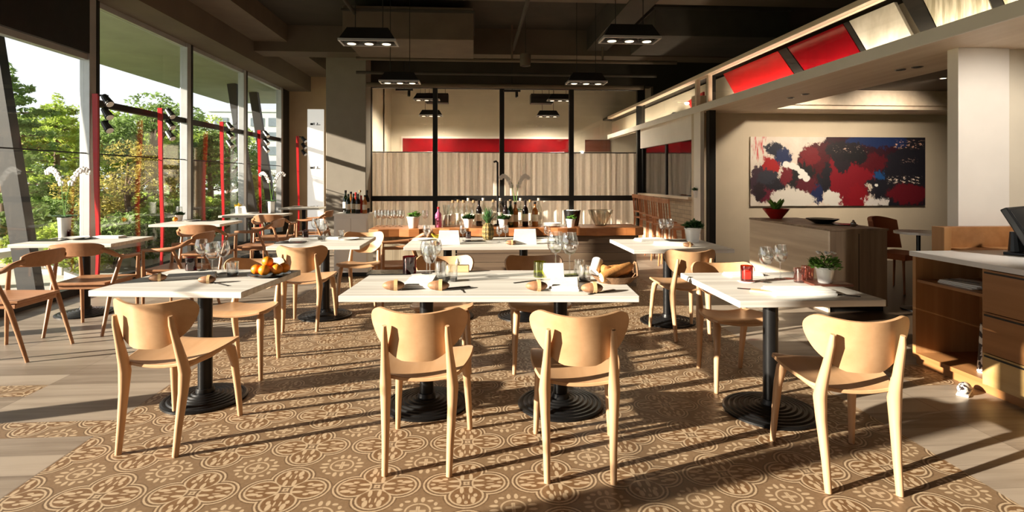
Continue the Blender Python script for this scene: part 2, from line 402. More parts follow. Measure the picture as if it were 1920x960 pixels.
# ------------------------------------------------------------------ mesh builder
class MB:
    def __init__(s): s.v = []; s.f = []
    def add(s, vs_, fs, M=None):
        o = len(s.v)
        if M is not None: vs_ = [M @ Vector(p) for p in vs_]
        s.v += [tuple(p) for p in vs_]; s.f += [tuple(i + o for i in f) for f in fs]
        return s
    def box(s, x0, x1, y0, y1, z0, z1, M=None):
        vs_ = [(x0, y0, z0), (x1, y0, z0), (x1, y1, z0), (x0, y1, z0), (x0, y0, z1), (x1, y0, z1), (x1, y1, z1), (x0, y1, z1)]
        return s.add(vs_, [(3, 2, 1, 0), (4, 5, 6, 7), (0, 1, 5, 4), (1, 2, 6, 5), (2, 3, 7, 6), (3, 0, 4, 7)], M)
    def bar(s, a, b, wx, wy=None):
        """box bar from a to b"""
        a = Vector(a); b = Vector(b); wy = wy or wx
        L = (b - a).length; q = (b - a).to_track_quat('Z', 'Y').to_matrix().to_4x4(); q.translation = a
        return s.box(-wx / 2, wx / 2, -wy / 2, wy / 2, 0, L, q)
    def tube(s, pts, rad, n=10, sx=1, sy=1, cap=True):
        pts = [Vector(p) for p in pts]
        if not isinstance(rad, (list, tuple)): rad = [rad] * len(pts)
        rings = []
        up = Vector((0, 1, 0)); 
        for i, p in enumerate(pts):
            a = pts[max(0, i - 1)]; b = pts[min(len(pts) - 1, i + 1)]
            t = (b - a).normalized()
            r = up if abs(t.dot(up)) < .93 else Vector((1, 0, 0))
            e1 = t.cross(r).normalized(); e2 = t.cross(e1).normalized()
            rings.append([p + e1 * cos(2 * pi * k / n) * rad[i] * sx + e2 * sin(2 * pi * k / n) * rad[i] * sy for k in range(n)])
        vs_ = [q for r in rings for q in r]; fs = []
        for i in range(len(rings) - 1):
            for k in range(n):
                fs.append((i * n + k, i * n + (k + 1) % n, (i + 1) * n + (k + 1) % n, (i + 1) * n + k))
        if cap:
            fs.append(tuple(range(n - 1, -1, -1))); fs.append(tuple((len(rings) - 1) * n + k for k in range(n)))
        return s.add(vs_, fs)
    def lathe(s, prof, n=24, c=(0, 0, 0), M=None):
        vs_ = []; fs = []
        for r, z in prof:
            for k in range(n): vs_.append((c[0] + max(r, 1e-5) * cos(2 * pi * k / n), c[1] + max(r, 1e-5) * sin(2 * pi * k / n), c[2] + z))
        for i in range(len(prof) - 1):
            for k in range(n): fs.append((i * n + k, i * n + (k + 1) % n, (i + 1) * n + (k + 1) % n, (i + 1) * n + k))
        fs.append(tuple(range(n - 1, -1, -1))); fs.append(tuple((len(prof) - 1) * n + k for k in range(n)))
        return s.add(vs_, fs, M)
    def sheet(s, fn, nu, nv, th, M=None):
        """closed thick sheet: fn(u,v)->(point, normal-offset vector)"""
        top = []; bot = []
        for j in range(nv + 1):
            for i in range(nu + 1):
                p, nrm = fn(i / nu, j / nv); p = Vector(p); nrm = Vector(nrm).normalized()
                top.append(p + nrm * th / 2); bot.append(p - nrm * th / 2)
        N = len(top); W = nu + 1; fs = []
        for j in range(nv):
            for i in range(nu):
                a = j * W + i; fs.append((a, a + 1, a + 1 + W, a + W)); fs.append((N + a + W, N + a + 1 + W, N + a + 1, N + a))
        for i in range(nu):
            a = i; fs.append((N + a, N + a + 1, a + 1, a)); a = nv * W + i; fs.append((a, a + 1, N + a + 1, N + a))
        for j in range(nv):
            a = j * W; fs.append((a, a + W, N + a + W, N + a)); a = j * W + nu; fs.append((N + a, N + a + W, a + W, a))
        return s.add(top + bot, fs, M)
    def prism(s, poly, y0, y1, axis='y', M=None):
        """extrude polygon [(a,b)] in the plane across axis"""
        n = len(poly)
        def mk(a, b, c): return {'y': (a, c, b), 'x': (c, a, b), 'z': (a, b, c)}[axis]
        vs_ = [mk(a, b, y0) for a, b in poly] + [mk(a, b, y1) for a, b in poly]
        fs = [tuple(range(n)), tuple(range(2 * n - 1, n - 1, -1))] + [(i, (i + 1) % n, n + (i + 1) % n, n + i) for i in range(n)]
        return s.add(vs_, fs, M)
    def ball(s, c, r, n=14, m=8, sc=(1, 1, 1), M=None):
        prof = []
        vs_ = []; fs = []
        for j in range(1, m):
            a = pi * j / m
            for k in range(n): vs_.append((c[0] + r * sc[0] * sin(a) * cos(2 * pi * k / n), c[1] + r * sc[1] * sin(a) * sin(2 * pi * k / n), c[2] - r * sc[2] * cos(a)))
        b0 = len(vs_); vs_.append((c[0], c[1], c[2] - r * sc[2])); vs_.append((c[0], c[1], c[2] + r * sc[2]))
        for j in range(m - 2):
            for k in range(n): fs.append((j * n + k, j * n + (k + 1) % n, (j + 1) * n + (k + 1) % n, (j + 1) * n + k))
        for k in range(n): fs.append((b0, (k + 1) % n, k)); fs.append((b0 + 1, (m - 2) * n + k, (m - 2) * n + (k + 1) % n))
        return s.add(vs_, fs, M)
    def build(s, name, mat, parent=None, loc=(0, 0, 0), rz=0, bevel=0, smooth=False, angle=40):
        me = bpy.data.meshes.new(name); me.from_pydata(s.v, [], s.f); me.update()
        import bmesh
        bm = bmesh.new(); bm.from_mesh(me); bmesh.ops.recalc_face_normals(bm, faces=bm.faces[:]); bm.to_mesh(me); bm.free()
        me.materials.append(mat)
        if smooth:
            for p in me.polygons: p.use_smooth = True
            try: me.set_sharp_from_angle(angle=radians(angle))
            except Exception: pass
        o = bpy.data.objects.new(name, me); col.objects.link(o)
        if parent: o.parent = parent
        o.location = loc; o.rotation_euler = (0, 0, rz)
        if bevel:
            md = o.modifiers.new('bevel', 'BEVEL'); md.width = bevel; md.segments = 2; md.limit_method = 'ANGLE'
        return o

def tag(o, label, cat, group=None, kind=None):
    if label: o['label'] = label
    if cat: o['category'] = cat
    if group: o['group'] = group
    if kind: o['kind'] = kind
    return o
def empty(name, loc, rz=0, label=None, cat=None, group=None, kind=None):
    o = bpy.data.objects.new(name, None); col.objects.link(o); o.location = loc; o.rotation_euler = (0, 0, rz); o.empty_display_size = .1
    return tag(o, label, cat, group, kind)
def struct(o): o['kind'] = 'structure'; return o
def sbox(name, mat, x0, x1, y0, y1, z0, z1, parent=None, bevel=0):
    o = MB().box(x0, x1, y0, y1, z0, z1).build(name, mat, parent, bevel=bevel)
    if not parent: struct(o)
    return o
def copy_tree(o, loc, rz, label, cat=None, group=None):
    r = o.copy(); col.objects.link(r); r.location = loc; r.rotation_euler = (0, 0, rz)
    if label: r['label'] = label
    if cat: r['category'] = cat
    if group: r['group'] = group
    def rec(src, dst):
        for ch in list(src.children):
            c = ch.copy(); col.objects.link(c); c.parent = dst; rec(ch, c)
    rec(o, r)
    return r
PROTO = {}
def place(kind, maker, loc, rz, label, cat, group=None, scale=None):
    if kind not in PROTO:
        o = PROTO[kind] = maker(); o.location = loc; o.rotation_euler = (0, 0, rz); tag(o, label, cat, group)
    else: 
        o = copy_tree(PROTO[kind], loc, rz, label, cat)
        if 'group' in o and not group: del o['group']
        if group: o['group'] = group
        o.scale = (1, 1, 1)
    if scale: o.scale = (scale,) * 3 if not isinstance(scale, tuple) else scale
    return o

# ------------------------------------------------------------------ STRUCTURE
WX = -4.76            # plane of the left glass wall
PY = 12.15            # glazed partition
HX = 3.62             # header plane on the right
CZ = 4.3
fl = MB().box(-4.9, 9.0, -7, 17, -.12, 0).build('floor', floor_mat); struct(fl)
sbox('ceiling', ceiling_paint, -4.9, 9.0, -7, 17, CZ, CZ + .15)
sbox('wall_back', tan_wall, -4.9, -2.35, 14.6, 14.8, 0, CZ)
sbox('wall_rear', rear_paint, -4.9, 9.0, -7.2, -7.0, 0, CZ)
sbox('wall_right', rear_paint, 8.9, 9.1, -7, 17, 0, CZ)
# bulkhead over the near windows and the beam over the far ones
sbox('trim_1', black_frame, WX - .12, WX + .10, -7, 7.12, 2.90, CZ)
sbox('trim_2', beam_paint, WX + .02, -4.17, 7.12, 14.6, 3.60, CZ)
# outside soffit
sbox('trim_3', outer_soffit, -7.25, WX - .06, 4.2, 17, 3.60, 3.85)
sbox('trim_4', black_frame, WX - .06, WX + .06, -7, 14.6, 0, .09)

# glass wall bays
mull = [-6.4, -4.1, -1.75, .72, 2.78, 5.04, 7.22, 9.55, 11.8, 14.0]
wi = 0
for i in range(len(mull) - 1):
    wi += 1
    y0, y1 = mull[i], mull[i + 1]
    head = 2.90 if y1 < 7.4 else 3.60
    r = empty('window_%d' % wi, (WX, y0, 0), 0, kind='structure')
    L = y1 - y0
    MB().box(-.045, .075, -.06, .06, .09, head).build('window_frame', alu, r, bevel=.006)
    MB().box(-.05, .08, .061, .115, .09, head).build('window_frame', black_frame, r)
    b = MB(); b.box(-.04, .05, .115, L - .06, head - .07, head); b.build('window_frame', alu, r)
    if head > 3:
        MB().box(-.04, .05, .115, L - .06, 2.29, 2.37).build('window_frame', black_frame, r)
    MB().box(-.004, .004, .115, L - .06, .09, head - .07).build('window_pane', window_glass, r)
    MB().tube([(.03, .115, 1.69), (.03, L - .06, 1.69)], .008, 8).build('window_rail', dark_steel, r)
r = empty('window_10', (WX, 14.0, 0), 0, kind='structure')
MB().box(-.045, .075, -.06, .06, .09, 3.6).build('window_frame', alu, r)
MB().box(-.04, .05, .06, .6, .09, 3.6).build('window_frame', black_frame, r)

# grey column and black partition
sbox('wall_column', taupe, XatY(611, 11.55), XatY(686, 11.55), 11.55, 12.2, 0, CZ, bevel=.01)
PL, PR = XatY(690, PY), XatY(1201, PY)
PT = ZatY(690, 157, PY)
part = empty('window_11', (0, PY, 0), 0, kind='structure')
xs = [PL, XatY(816, PY), XatY(941, PY), XatY(1071, PY), PR]
for i, x in enumerate(xs):
    wd = .085 if i in (0, 4) else .05
    MB().box(x - wd, x + wd, -.05, .05, 0, PT).build('partition_post', black_frame, part)
for i in range(4):
    a, b = xs[i] + (.085 if i == 0 else .05), xs[i + 1] - (.085 if i == 3 else .05)
    MB().box(a, b, -.05, .05, PT - .09, PT).build('partition_rail', black_frame, part)
    MB().box(a, b, -.05, .05, .90, 1.01).build('partition_rail', black_frame, part)
    MB().box(a, b, -.05, .05, .0, .1).build('partition_rail', black_frame, part)
    MB().box(a, b, -.005, .005, 1.01, PT - .09).build('partition_pane', part_glass, part)
    MB().box(a, b, -.005, .005, .1, .90).build('partition_pane', part_glass, part)
sbox('trim_5', ceiling_paint, PL - .1, HX + .3, PY - .05, PY + .25, PT, CZ)

sbox('trim_19', ceiling_paint, HX + .30, 9.0, PY - .05, PY + .1, 3.10, CZ)
# private room behind the partition
sbox('wall_far', cream, -2.35, 9.0, 16.0, 16.2, 0, CZ)
sbox('wall_inner', cream, -2.5, -2.35, 12.2, 16.2, 0, CZ)
sbox('trim_6', white_paint, XatY(752, 15.9), XatY(1069, 15.9), 15.93, 16.0, ZatY(900, 288, 15.9), ZatY(900, 256, 15.9))
o = MB().box(XatY(755, 15.9), XatY(1067, 15.9), 15.9, 15.93, ZatY(900, 285, 15.9), ZatY(900, 260, 15.9)).build('wall_panel', red_gloss)
tag(o, 'long red glossy panel on the cream wall behind the glass partition', 'wall panel')
o = MB().box(XatY(1098, 15.9), XatY(1145, 15.9), 15.94, 16.0, ZatY(1120, 284, 15.9), ZatY(1120, 262, 15.9)).build('framed_picture', dark_board)
tag(o, 'small dark picture on the cream wall behind the glass partition', 'picture')
for k, (a, b_, c, d) in enumerate(((697, 748, 262, 286), (697, 735, 205, 250), (1090, 1120, 205, 240))):
    pass

# header with clerestory on the right
MB_ = MB().box(HX - .05, 4.66, .3, 9.0, 2.46, 2.52)
struct(MB_.build('trim_7', header_wood, bevel=.008))
struct(MB().box(HX - .07, HX - .05, .3, 14.8, 2.44, 2.55).build('trim_8', white_paint, bevel=.004))
struct(MB().box(HX - .07, HX + .06, .3, 14.8, 2.98, 3.04).build('trim_9', header_wood, bevel=.006))
sbox('trim_10', header_wood, HX - .05, HX + .10, 9.0, 14.8, 2.46, 2.52)
sbox('wall_clerestory', cream, HX + .32, HX + .36, .3, 15.9, 2.52, 3.0)
sbox('trim_11', ceiling_paint, HX + .06, HX + .50, .3, 15.9, 3.04, 3.10)
cl = empty('window_12', (HX, 0, 0), 0, kind='structure')
MB().box(-.004, .004, .3, 8.58, 2.52, 2.98).build('clerestory_pane', part_glass, cl)
for yy in (8.40, 8.86):
    MB().box(-.03, .03, yy, yy + .07, 2.52, 2.98).build('clerestory_post', header_wood, cl)
MB().box(-.004, .004, 8.95, 14.6, 2.52, 2.98).build('clerestory_pane', part_glass, cl)
# leaning display panels inside the clerestory (parallelograms seen through the glass)
def cpanel(name, pts, mat, label, th=.03, dx=.16):
    X = HX + dx
    poly = []
    for px, py in pts:
        poly.append((YatX(px, X), ZatX(px, py, X)))
    n = len(poly)
    o = MB().prism([(a - poly[0][0], b) for a, b in poly], 0, th, 'x').build(name, mat, loc=(X, poly[0][0], 0))
    return tag(o, label, 'display panel', 'leaning panels in the clerestory above the header')
def clip_z(px, X, z):   # row on which height z lies for this column
    rx, ry, v = ray(px, 0); return HOR - (z - CAMZ) * F * rx / X
XP = HX + .16
def para(tl, tr, br, bl):
    r_ = []
    for px, top in ((tl, 1), (tr, 1), (br, 0), (bl, 0)):
        r_.append((px, clip_z(px, XP, 2.975 if top else 2.525)))
    return r_
cpanel('display_panel', para(1356, 1458, 1497, 1383), red_paint, 'plain red leaning panel at the far left end of the clerestory')
cpanel('display_panel', para(1459, 1474, 1516, 1499), black_frame, 'black leaning strip between the two red panels in the clerestory')
cpanel('display_panel', para(1476, 1580, 1622, 1518), red_gloss, 'glossy red reflecting leaning panel in the clerestory')
cpanel('display_panel', para(1581, 1590, 1632, 1624), black_frame, 'black leaning strip beside the white panel in the clerestory')
cpanel('display_panel', para(1592, 1676, 1718, 1634), panel_pale, 'whitish leaning panel next to the glossy red one in the clerestory')
cpanel('display_panel', para(1690, 1722, 1764, 1736), black_frame, 'wide black leaning strip above the white column')
cpanel('display_panel', para(1724, 1830, 1868, 1766), panel_cream, 'beige streaked leaning panel above the white column')
cpanel('display_panel', para(1832, 1850, 1892, 1870), black_frame, 'black leaning strip nearest the right edge of the clerestory')
cpanel('display_panel', para(1852, 1960, 2000, 1894), panel_cream, 'beige streaked leaning panel at the right edge of the clerestory')
cpanel('display_panel', [(1288, 191), (1318, 172), (1319, 207), (1302, 211)], red_paint, 'small red leaning panel in the clerestory beyond the black post')
cpanel('display_panel', [(1232, 236), (1262, 210), (1275, 212), (1278, 222)], black_frame, 'dark triangular panel in the clerestory beyond the black post')

# added light strips, hidden behind the bottom lip to brighten the clerestory panels
for y0, y1, lab in ((.5, 8.3, 'near'), (9.1, 14.4, 'far')):
    r_ = empty('added_fill_strip', (HX + .045, (y0 + y1) / 2, 2.522), 0, 'added slim light strip hidden behind the bottom lip of the %s clerestory' % lab, 'light strip')
    L = (y1 - y0)
    MB().box(-.012, .012, -L / 2, L / 2, 0, .02).build('channel', alu, r_)
    MB().box(-.008, .008, -L / 2, L / 2, .02, .023).build('diffuser', bulb_glow, r_)
    ld = bpy.data.lights.new('strip_fill_light', 'AREA'); ld.shape = 'RECTANGLE'; ld.size = .10; ld.size_y = L; ld.energy = 5 * L; ld.color = (1, .84, .62)
    lo = bpy.data.objects.new('strip_fill_light', ld); col.objects.link(lo); lo.location = (HX + .045, (y0 + y1) / 2, 2.548)
    dz = -Vector((.5, 0, 1)).normalized(); dy = Vector((0, 1, 0)); dx = dy.cross(dz)
    lo.rotation_euler = Matrix((dx, dy, dz)).transposed().to_euler()

# black post, wall with picture, alcove ceiling
sbox('trim_12', black_frame, XatY(1327, 8.66), XatY(1339, 8.66), 8.60, 8.72, 0, 3.0)
sbox('wall_picture', beige_wall, 3.62, 9.0, 9.0, 9.15, 0, 2.75)
sbox('trim_13', white_paint, 3.60, 3.66, 8.73, 9.0, 0, 2.46)
sbox('trim_14', header_wood, 4.66, 9.0, 8.35, 9.0, 2.46, 2.52)
sbox('trim_15', header_wood, 4.60, 4.66, .3, 8.35, 2.52, 2.75)
sbox('trim_16', header_wood, 4.66, 9.0, 8.30, 8.35, 2.52, 2.75)
sbox('ceiling_alcove', beam_paint, 4.66, 9.0, .3, 9.0, 2.75, 2.80)
# white column at the right
cx0, cx1 = XatY(1797, 4.35), XatY(1893, 4.35)
sbox('wall_pier', white_paint, cx0, cx1, 4.35, 4.46, 0, 2.46, bevel=.004)
sbox('wall_side', cream, cx1, 9.0, 4.39, 4.46, 0, 2.46)
# wall with dark windows beyond the post
sbox('wall_service', white_paint, HX, HX + .15, 9.15, 12.05, 2.04, 2.46)
sbox('wall_low', brick_beige, HX, HX + .15, 9.15, 12.05, 0, 1.03)
sbox('trim_18', header_wood, HX - .06, HX + .2, 9.15, 12.05, 1.03, 1.07)
sw = empty('window_13', (HX + .03, 9.15, 0), 0, kind='structure')
MB().box(0, .05, 0, .07, 1.07, 2.04).build('window_frame', white_paint, sw)
MB().box(0, .05, 1.33, 1.39, 1.07, 2.04).build('window_frame', dark_steel, sw)
MB().box(0, .05, 2.83, 2.9, 1.07, 2.04).build('window_frame', dark_steel, sw)
MB().box(.02, .03, .07, 1.33, 1.07, 2.04).build('window_pane', smoke_glass, sw)
MB().box(.02, .03, 1.39, 2.83, 1.07, 2.04).build('window_pane', smoke_glass, sw)
sbox('wall_kitchen', dark_steel, HX + .9, HX + 1.0, 9.15, 12.05, 0, 2.46)

# ceiling services
bm_list = [(7.6, 8.0, 3.92), (10.9, 11.4, 3.80), (4.6, 5.0, 3.95), (1.2, 1.6, 3.95)]
for y0, y1, z in bm_list:
    sbox('ceiling_beam', beam_paint, -4.17, 8.0, y0, y1, z, CZ)
sbox('ceiling_beam', duct_paint, -4.17, -3.55, 5.0, 14.6, 3.98, CZ)
sbox('ceiling_beam', duct_paint, -2.75, -2.25, 5.0, 7.6, 3.75, CZ)
sbox('ceiling_beam', ceiling_paint, 2.2, 2.6, 2.0, 12.1, 3.9, CZ)
def duct(x0, x1, y0, y1, z0, z1, mat, label):
    r_ = empty('air_duct', ((x0 + x1) / 2, (y0 + y1) / 2, z0), 0, label, 'air duct', 'ducts under the ceiling')
    a, b, h = (x1 - x0) / 2, (y1 - y0) / 2, z1 - z0
    MB().box(-a, a, -b, b, 0, h).build('duct_body', mat, r_, bevel=.01)
    f = MB().box(-a - .02, a + .02, -b - .02, b + .02, h * .82, h * .90); f.build('duct_flange', duct_dark, r_)
    for s in (-1, 1):
        MB().box(s * a * .8 - .01, s * a * .8 + .01, -.01, .01, h, CZ - z0).build('duct_hanger', duct_dark, r_)
duct(XatY(642, 9.0), XatY(888, 9.0), 9.0, 10.4, 3.60, 4.12, duct_paint, 'large tan air duct box above the left hanging lamp')
duct(XatY(1228, 8.6), XatY(1480, 8.6), 8.6, 10.0, 3.62, 4.12, duct_dark, 'dark air duct box above the right hanging lamp')
duct(-.6, 2.2, 5.6, 6.3, 3.85, 4.15, duct_dark, 'flat dark air duct crossing the ceiling between the hanging lamps')
def pipe(a, b, r_, mat, label):
    o = MB().tube([a, b], r_, 10).build('ceiling_pipe', mat, smooth=True); return tag(o, label, 'pipe', 'pipes under the ceiling')
pipe((-2.2, 10.6, 3.62), (3.9, 10.6, 3.62), .035, duct_paint, 'upper horizontal tan pipe in front of the partition top')
pipe((-2.2, 10.6, 3.36), (3.5, 10.6, 3.36), .03, duct_dark, 'lower horizontal dark pipe in front of the partition top')
pipe((-2.2, 11.6, 3.30), (3.55, 11.6, 3.30), .05, duct_paint, 'thick horizontal pipe just above the partition head')
pipe((.75, 3.0, 3.9), (.75, 10.9, 3.9), .03, duct_dark, 'long pipe running toward the partition over the middle tables')
pipe((-1.9, 3.0, 4.0), (-1.9, 9.0, 4.0), .03, duct_dark, 'long pipe running toward the partition over the left tables')
for px in (858, 960, 1130):
    x = XatY(px, 10.6)
    pipe((x, 10.6, 3.65), (x, 10.6, 4.3), .02, duct_paint, 'vertical pipe hanger, %s' % {858: 'left one above the partition', 960: 'middle one above the partition', 1130: 'right one above the partition'}[px])
sp = empty('ceiling_speaker', (XatY(985, 9.2), 9.2, 3.24), 0, 'pale cylindrical speaker hanging near the middle of the ceiling', 'speaker')
MB().lathe([(.085, 0), (.09, .02), (.09, .19), (.06, .20)], 20).build('housing', beam_paint, sp, smooth=True)
MB().lathe([(.07, -.006), (.07, 0)], 20).build('speaker_grille', duct_dark, sp)
MB().tube([(0, 0, .2), (0, 0, 1.05)], .008, 6).build('drop_rod', duct_dark, sp)

# ------------------------------------------------------------------ hanging lamps
def spot(loc, energy, size=1.9, color=(1, .78, .5), blend=.6, rad=.05, aim=(0, 0, -1)):
    d = bpy.data.lights.new('lamp_light', 'SPOT'); d.energy = energy; d.spot_size = size; d.spot_blend = blend; d.color = color; d.shadow_soft_size = rad
    o = bpy.data.objects.new('lamp_light', d); col.objects.link(o); o.location = loc
    o.rotation_euler = Vector(aim).to_track_quat('-Z', 'Y').to_euler(); return o
def pendant_maker(top):
    def f():
        r_ = empty('pendant_lamp', (0, 0, 0))
        W, D, h = .30, .13, .13
        b = MB()
        vs_ = [(-W, -D, 0), (W, -D, 0), (W, D, 0), (-W, D, 0), (-W * .74, -D * .7, h), (W * .74, -D * .7, h), (W * .74, D * .7, h), (-W * .74, D * .7, h)]
        b.add(vs_, [(4, 5, 6, 7), (0, 1, 5, 4), (1, 2, 6, 5), (2, 3, 7, 6), (3, 0, 4, 7), (3, 2, 1, 0)])
        b.build('lamp_shade', black_frame, r_)
        rim = MB(); rim.box(-W - .01, W + .01, -D - .01, -D + .012, -.025, 0); rim.box(-W - .01, W + .01, D - .012, D + .01, -.025, 0)
        rim.box(-W - .01, -W + .012, -D, D, -.025, 0); rim.box(W - .012, W + .01, -D, D, -.025, 0)
        rim.build('lamp_rim', alu, r_)
        for k in range(3):
            x = (k - 1) * .19
            q = MB().lathe([(.075, -.03), (.085, -.012), (.06, -.001)], 18, (x, 0, 0)).build('lamp_ring', black_frame, r_)
            MB().lathe([(.045, -.034), (.05, -.028)], 16, (x, 0, 0)).build('bulb', bulb_glow, q)
        for s in (-1, 1):
            MB().tube([(s * W * .5, 0, h), (s * W * .5, 0, top)], .005, 6).build('hanging_cable', black_frame, r_)
        return r_
    return f
pl = [((692, 6.2), 2.90, 'near left black hanging lamp with three spots'), ((1180, 6.0), 2.88, 'near right black hanging lamp with three spots'),
      ((750, 8.75), 2.90, 'far left black hanging lamp in front of the partition'), ((1099, 8.75), 2.89, 'far right black hanging lamp in front of the partition')]
for (px, t), z, lab in pl:
    x, y = XY(px, t)
    place('pendant', pendant_maker(CZ - 2.9), (x, y, z), 0, lab, 'pendant lamp', 'black hanging lamps')
    spot((x, y, z - .05), 24, 2.6)
ppl = [(800, 13.4, 186, 'hanging lamp behind the glass, upper left'), (1050, 13.4, 187, 'hanging lamp behind the glass, upper right'),
       (808, 14.9, 216, 'small hanging lamp behind the glass, lower left'), (1027, 14.9, 217, 'small hanging lamp behind the glass, lower right')]
for px, Y, py, lab in ppl:
    x = XatY(px, Y); z = ZatY(px, py, Y)
    place('pendant', pendant_maker(CZ - 2.9), (x, Y, z), 0, 'black ' + lab, 'pendant lamp', 'black hanging lamps')
    spot((x, Y, z - .05), 400 if Y < 14 else 260, 2.95, (1, .87, .68))
for px, py, lab in ((820, 185, 'left'), (1015, 186, 'right')):
    x = XatY(px, 14.2); z = ZatY(px, py, 14.2)
    r_ = empty('ceiling_projector', (x, 14.2, z), 0, 'black box unit hanging behind the glass partition, the %s one' % lab, 'projector', 'black box units behind the glass')
    MB().box(-.28, .28, -.15, .15, -.12, .12).build('housing', black_frame, r_, bevel=.01)
    for s in (-1, 1): MB().tube([(s * .2, 0, .12), (s * .2, 0, CZ - z)], .006, 6).build('hanger_rod', black_frame, r_)
for (px, py, lab) in ((960, 165, 'short black track spotlight at the head of the partition, middle'), (758, 165, 'small black spotlight stub under the partition head, left')):
    x = XatY(px, 11.9)
    r_ = empty('track_light', (x, 11.9, 3.25), 0, lab, 'spotlight')
    MB().box(-.18, .18, -.02, .02, -.02, .02).build('track', black_frame, r_)
    MB().tube([(.1, 0, -.02), (.1, -.03, -.14)], .03, 10).build('spot_head', black_frame, r_)
    MB().tube([(0, 0, .02), (0, 0, CZ - 3.25)], .006, 6).build('drop_rod', black_frame, r_)
# downlights in the header
dl = [(1688, 130), (1720, 125), (1482, 183), (1510, 176)]
for i, (px, py) in enumerate(dl):
    X, Y = P(px, py, 2.46)
    r_ = empty('downlight', (X, Y, 2.455), 0, ['recessed downlight in the header, left of the near pair', 'recessed downlight in the header, right of the near pair', 'recessed downlight in the header, left of the far pair', 'recessed downlight in the header, right of the far pair'][i], 'downlight', 'downlights in the pale header')
    MB().lathe([(.045, -.004), (.05, .0), (.05, .003)], 20).build('trim_ring', steel, r_)
    MB().lathe([(.034, -.006), (.034, -.002)], 16).build('bulb', dark_steel, r_)
for i, (X, Y) in enumerate(((4.95, 7.2), (6.35, 7.2))):
    r_ = empty('downlight', (X, Y, 2.745), 0, 'recessed downlight in the alcove ceiling, ' + ('near the left half of the painting', 'near the right half of the painting')[i], 'downlight', 'downlights in the alcove ceiling')
    MB().lathe([(.05, -.004), (.055, .0), (.055, .003)], 20).build('trim_ring', steel, r_)
    MB().lathe([(.035, -.006), (.035, -.002)], 16).build('bulb', bulb_glow, r_)
    spot((X, Y, 2.70), 165, 1.75, (1, .84, .64), aim=(0, 1.3, -1), blend=1)

r_ = empty('downlight', (4.18, 2.70, 2.455), 0, 'added out-of-frame downlight in the header, brightening the white pier', 'downlight', 'downlights in the pale header')
MB().lathe([(.045, -.004), (.05, .0), (.05, .003)], 20).build('trim_ring', steel, r_)
MB().lathe([(.03, -.006), (.03, -.002)], 16).build('bulb', bulb_glow, r_)
spot((4.18, 2.70, 2.43), 170, 1.5, (1, .90, .78), aim=(0, 1.2, -1))  # added lamp out of view, there only to brighten the pier

# ------------------------------------------------------------------ curtains behind the partition
ct = ZatY(900, 287, PY + .2)
names = ['left', 'second', 'third', 'right']
for i in range(4):
    a, b = xs[i] + .03, xs[i + 1] - .03
    rnd = random.Random(i); ph = rnd.random() * 6
    def fn(u, v, a=a, b=b, ph=ph):
        x = a + (b - a) * u; s = x * 38 + 1.6 * sin(x * 6 + ph)
        y = .2 + .034 * sin(s) * (1.0 - .3 * v) + .01 * sin(s * 2.3)
        dy = .040 * 38 * cos(s) * .8
        return (x, y, .04 + v * (ct - .04)), (-dy, 1, 0)
    o = MB().sheet(fn, 170, 4, .004).build('sheer_curtain', curtain_mat, loc=(0, PY, 0), smooth=True, angle=80)
    tag(o, 'beige pleated sheer curtain behind the %s bay of the glass partition' % names[i], 'curtain', 'sheer curtains behind the partition')
o = MB().tube([(PL, PY + .2, ct + .015), (PR, PY + .2, ct + .015)], .012, 8).build('curtain_rod', black_frame); tag(o, 'thin dark rod carrying the sheer curtains behind the partition', 'curtain rod')

# ------------------------------------------------------------------ white sign panel, red poles, outside drape
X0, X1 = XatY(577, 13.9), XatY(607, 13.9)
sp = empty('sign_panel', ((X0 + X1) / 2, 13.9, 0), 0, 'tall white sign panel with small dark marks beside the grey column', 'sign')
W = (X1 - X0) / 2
glow_board = emit('white_board_added_glow', (.86, .84, .80), .55)  # glow put into the board's material to make it bright white
MB().box(-W, W, -.03, .03, 0, ZatY(590, 205, 13.9)).build('board', glow_board, sp, bevel=.004)
for py in (233, 315, 389):
    z = ZatY(590, py, 13.86)
    b = MB()
    b.box(-.12, -.05, -.035, -.031, z - .02, z + .03); b.box(-.04, -.02, -.035, -.031, z - .02, z + .04); b.box(.02, .12, -.035, -.031, z - .02, z - .005); b.box(.04, .06, -.035, -.031, z, z + .04)
    b.build('printed_mark', black_frame, sp)

def red_pole():
    r_ = empty('spotlight_pole', (0, 0, 0))
    def fn(u, v):
        z = .05 + v * 2.37
        return ((u - .5) * (.03 + .035 * v) + .015 * sin(v * 5), .01 * sin(v * 9), z), (0, 1, 0)
    MB().sheet(fn, 3, 24, .03).build('red_sleeve', red_paint, r_, smooth=True)
    MB().lathe([(.10, 0), (.10, .015), (.02, .05)], 18).build('foot_plate', black_iron, r_)
    rn = random.Random(3)
    MB().tube([(.03, 0, 2.40), (.14, -.02, 2.40), (.14, -.02, 1.95)], .012, 8).build('lamp_bar', black_iron, r_)
    for k, z in enumerate((2.34, 2.18, 2.02)):
        h = MB().tube([(.10, -.02, z + .05), (.19, -.06, z - .05)], [.035, .05], 12).build('spot_head', black_plastic, r_)
        MB().tube([(.195, -.062, z - .055), (.20, -.064, z - .06)], .042, 12).build('lens', white_cer, h)
    return r_
plab = ['against the widest window post', 'behind the nearest red table place by the window', 'beside the gathered taupe drape', 'near the orchid by the window', 'in front of the tan back wall']
plab = ['red pole with black spotlights at the nearest wide window post', 'red pole with black spotlights behind the wooden armchair by the window', 'red pole with black spotlights just right of the taupe drape',
        'red pole with black spotlights among the far window tables', 'red pole with black spotlights in front of the tan back wall']
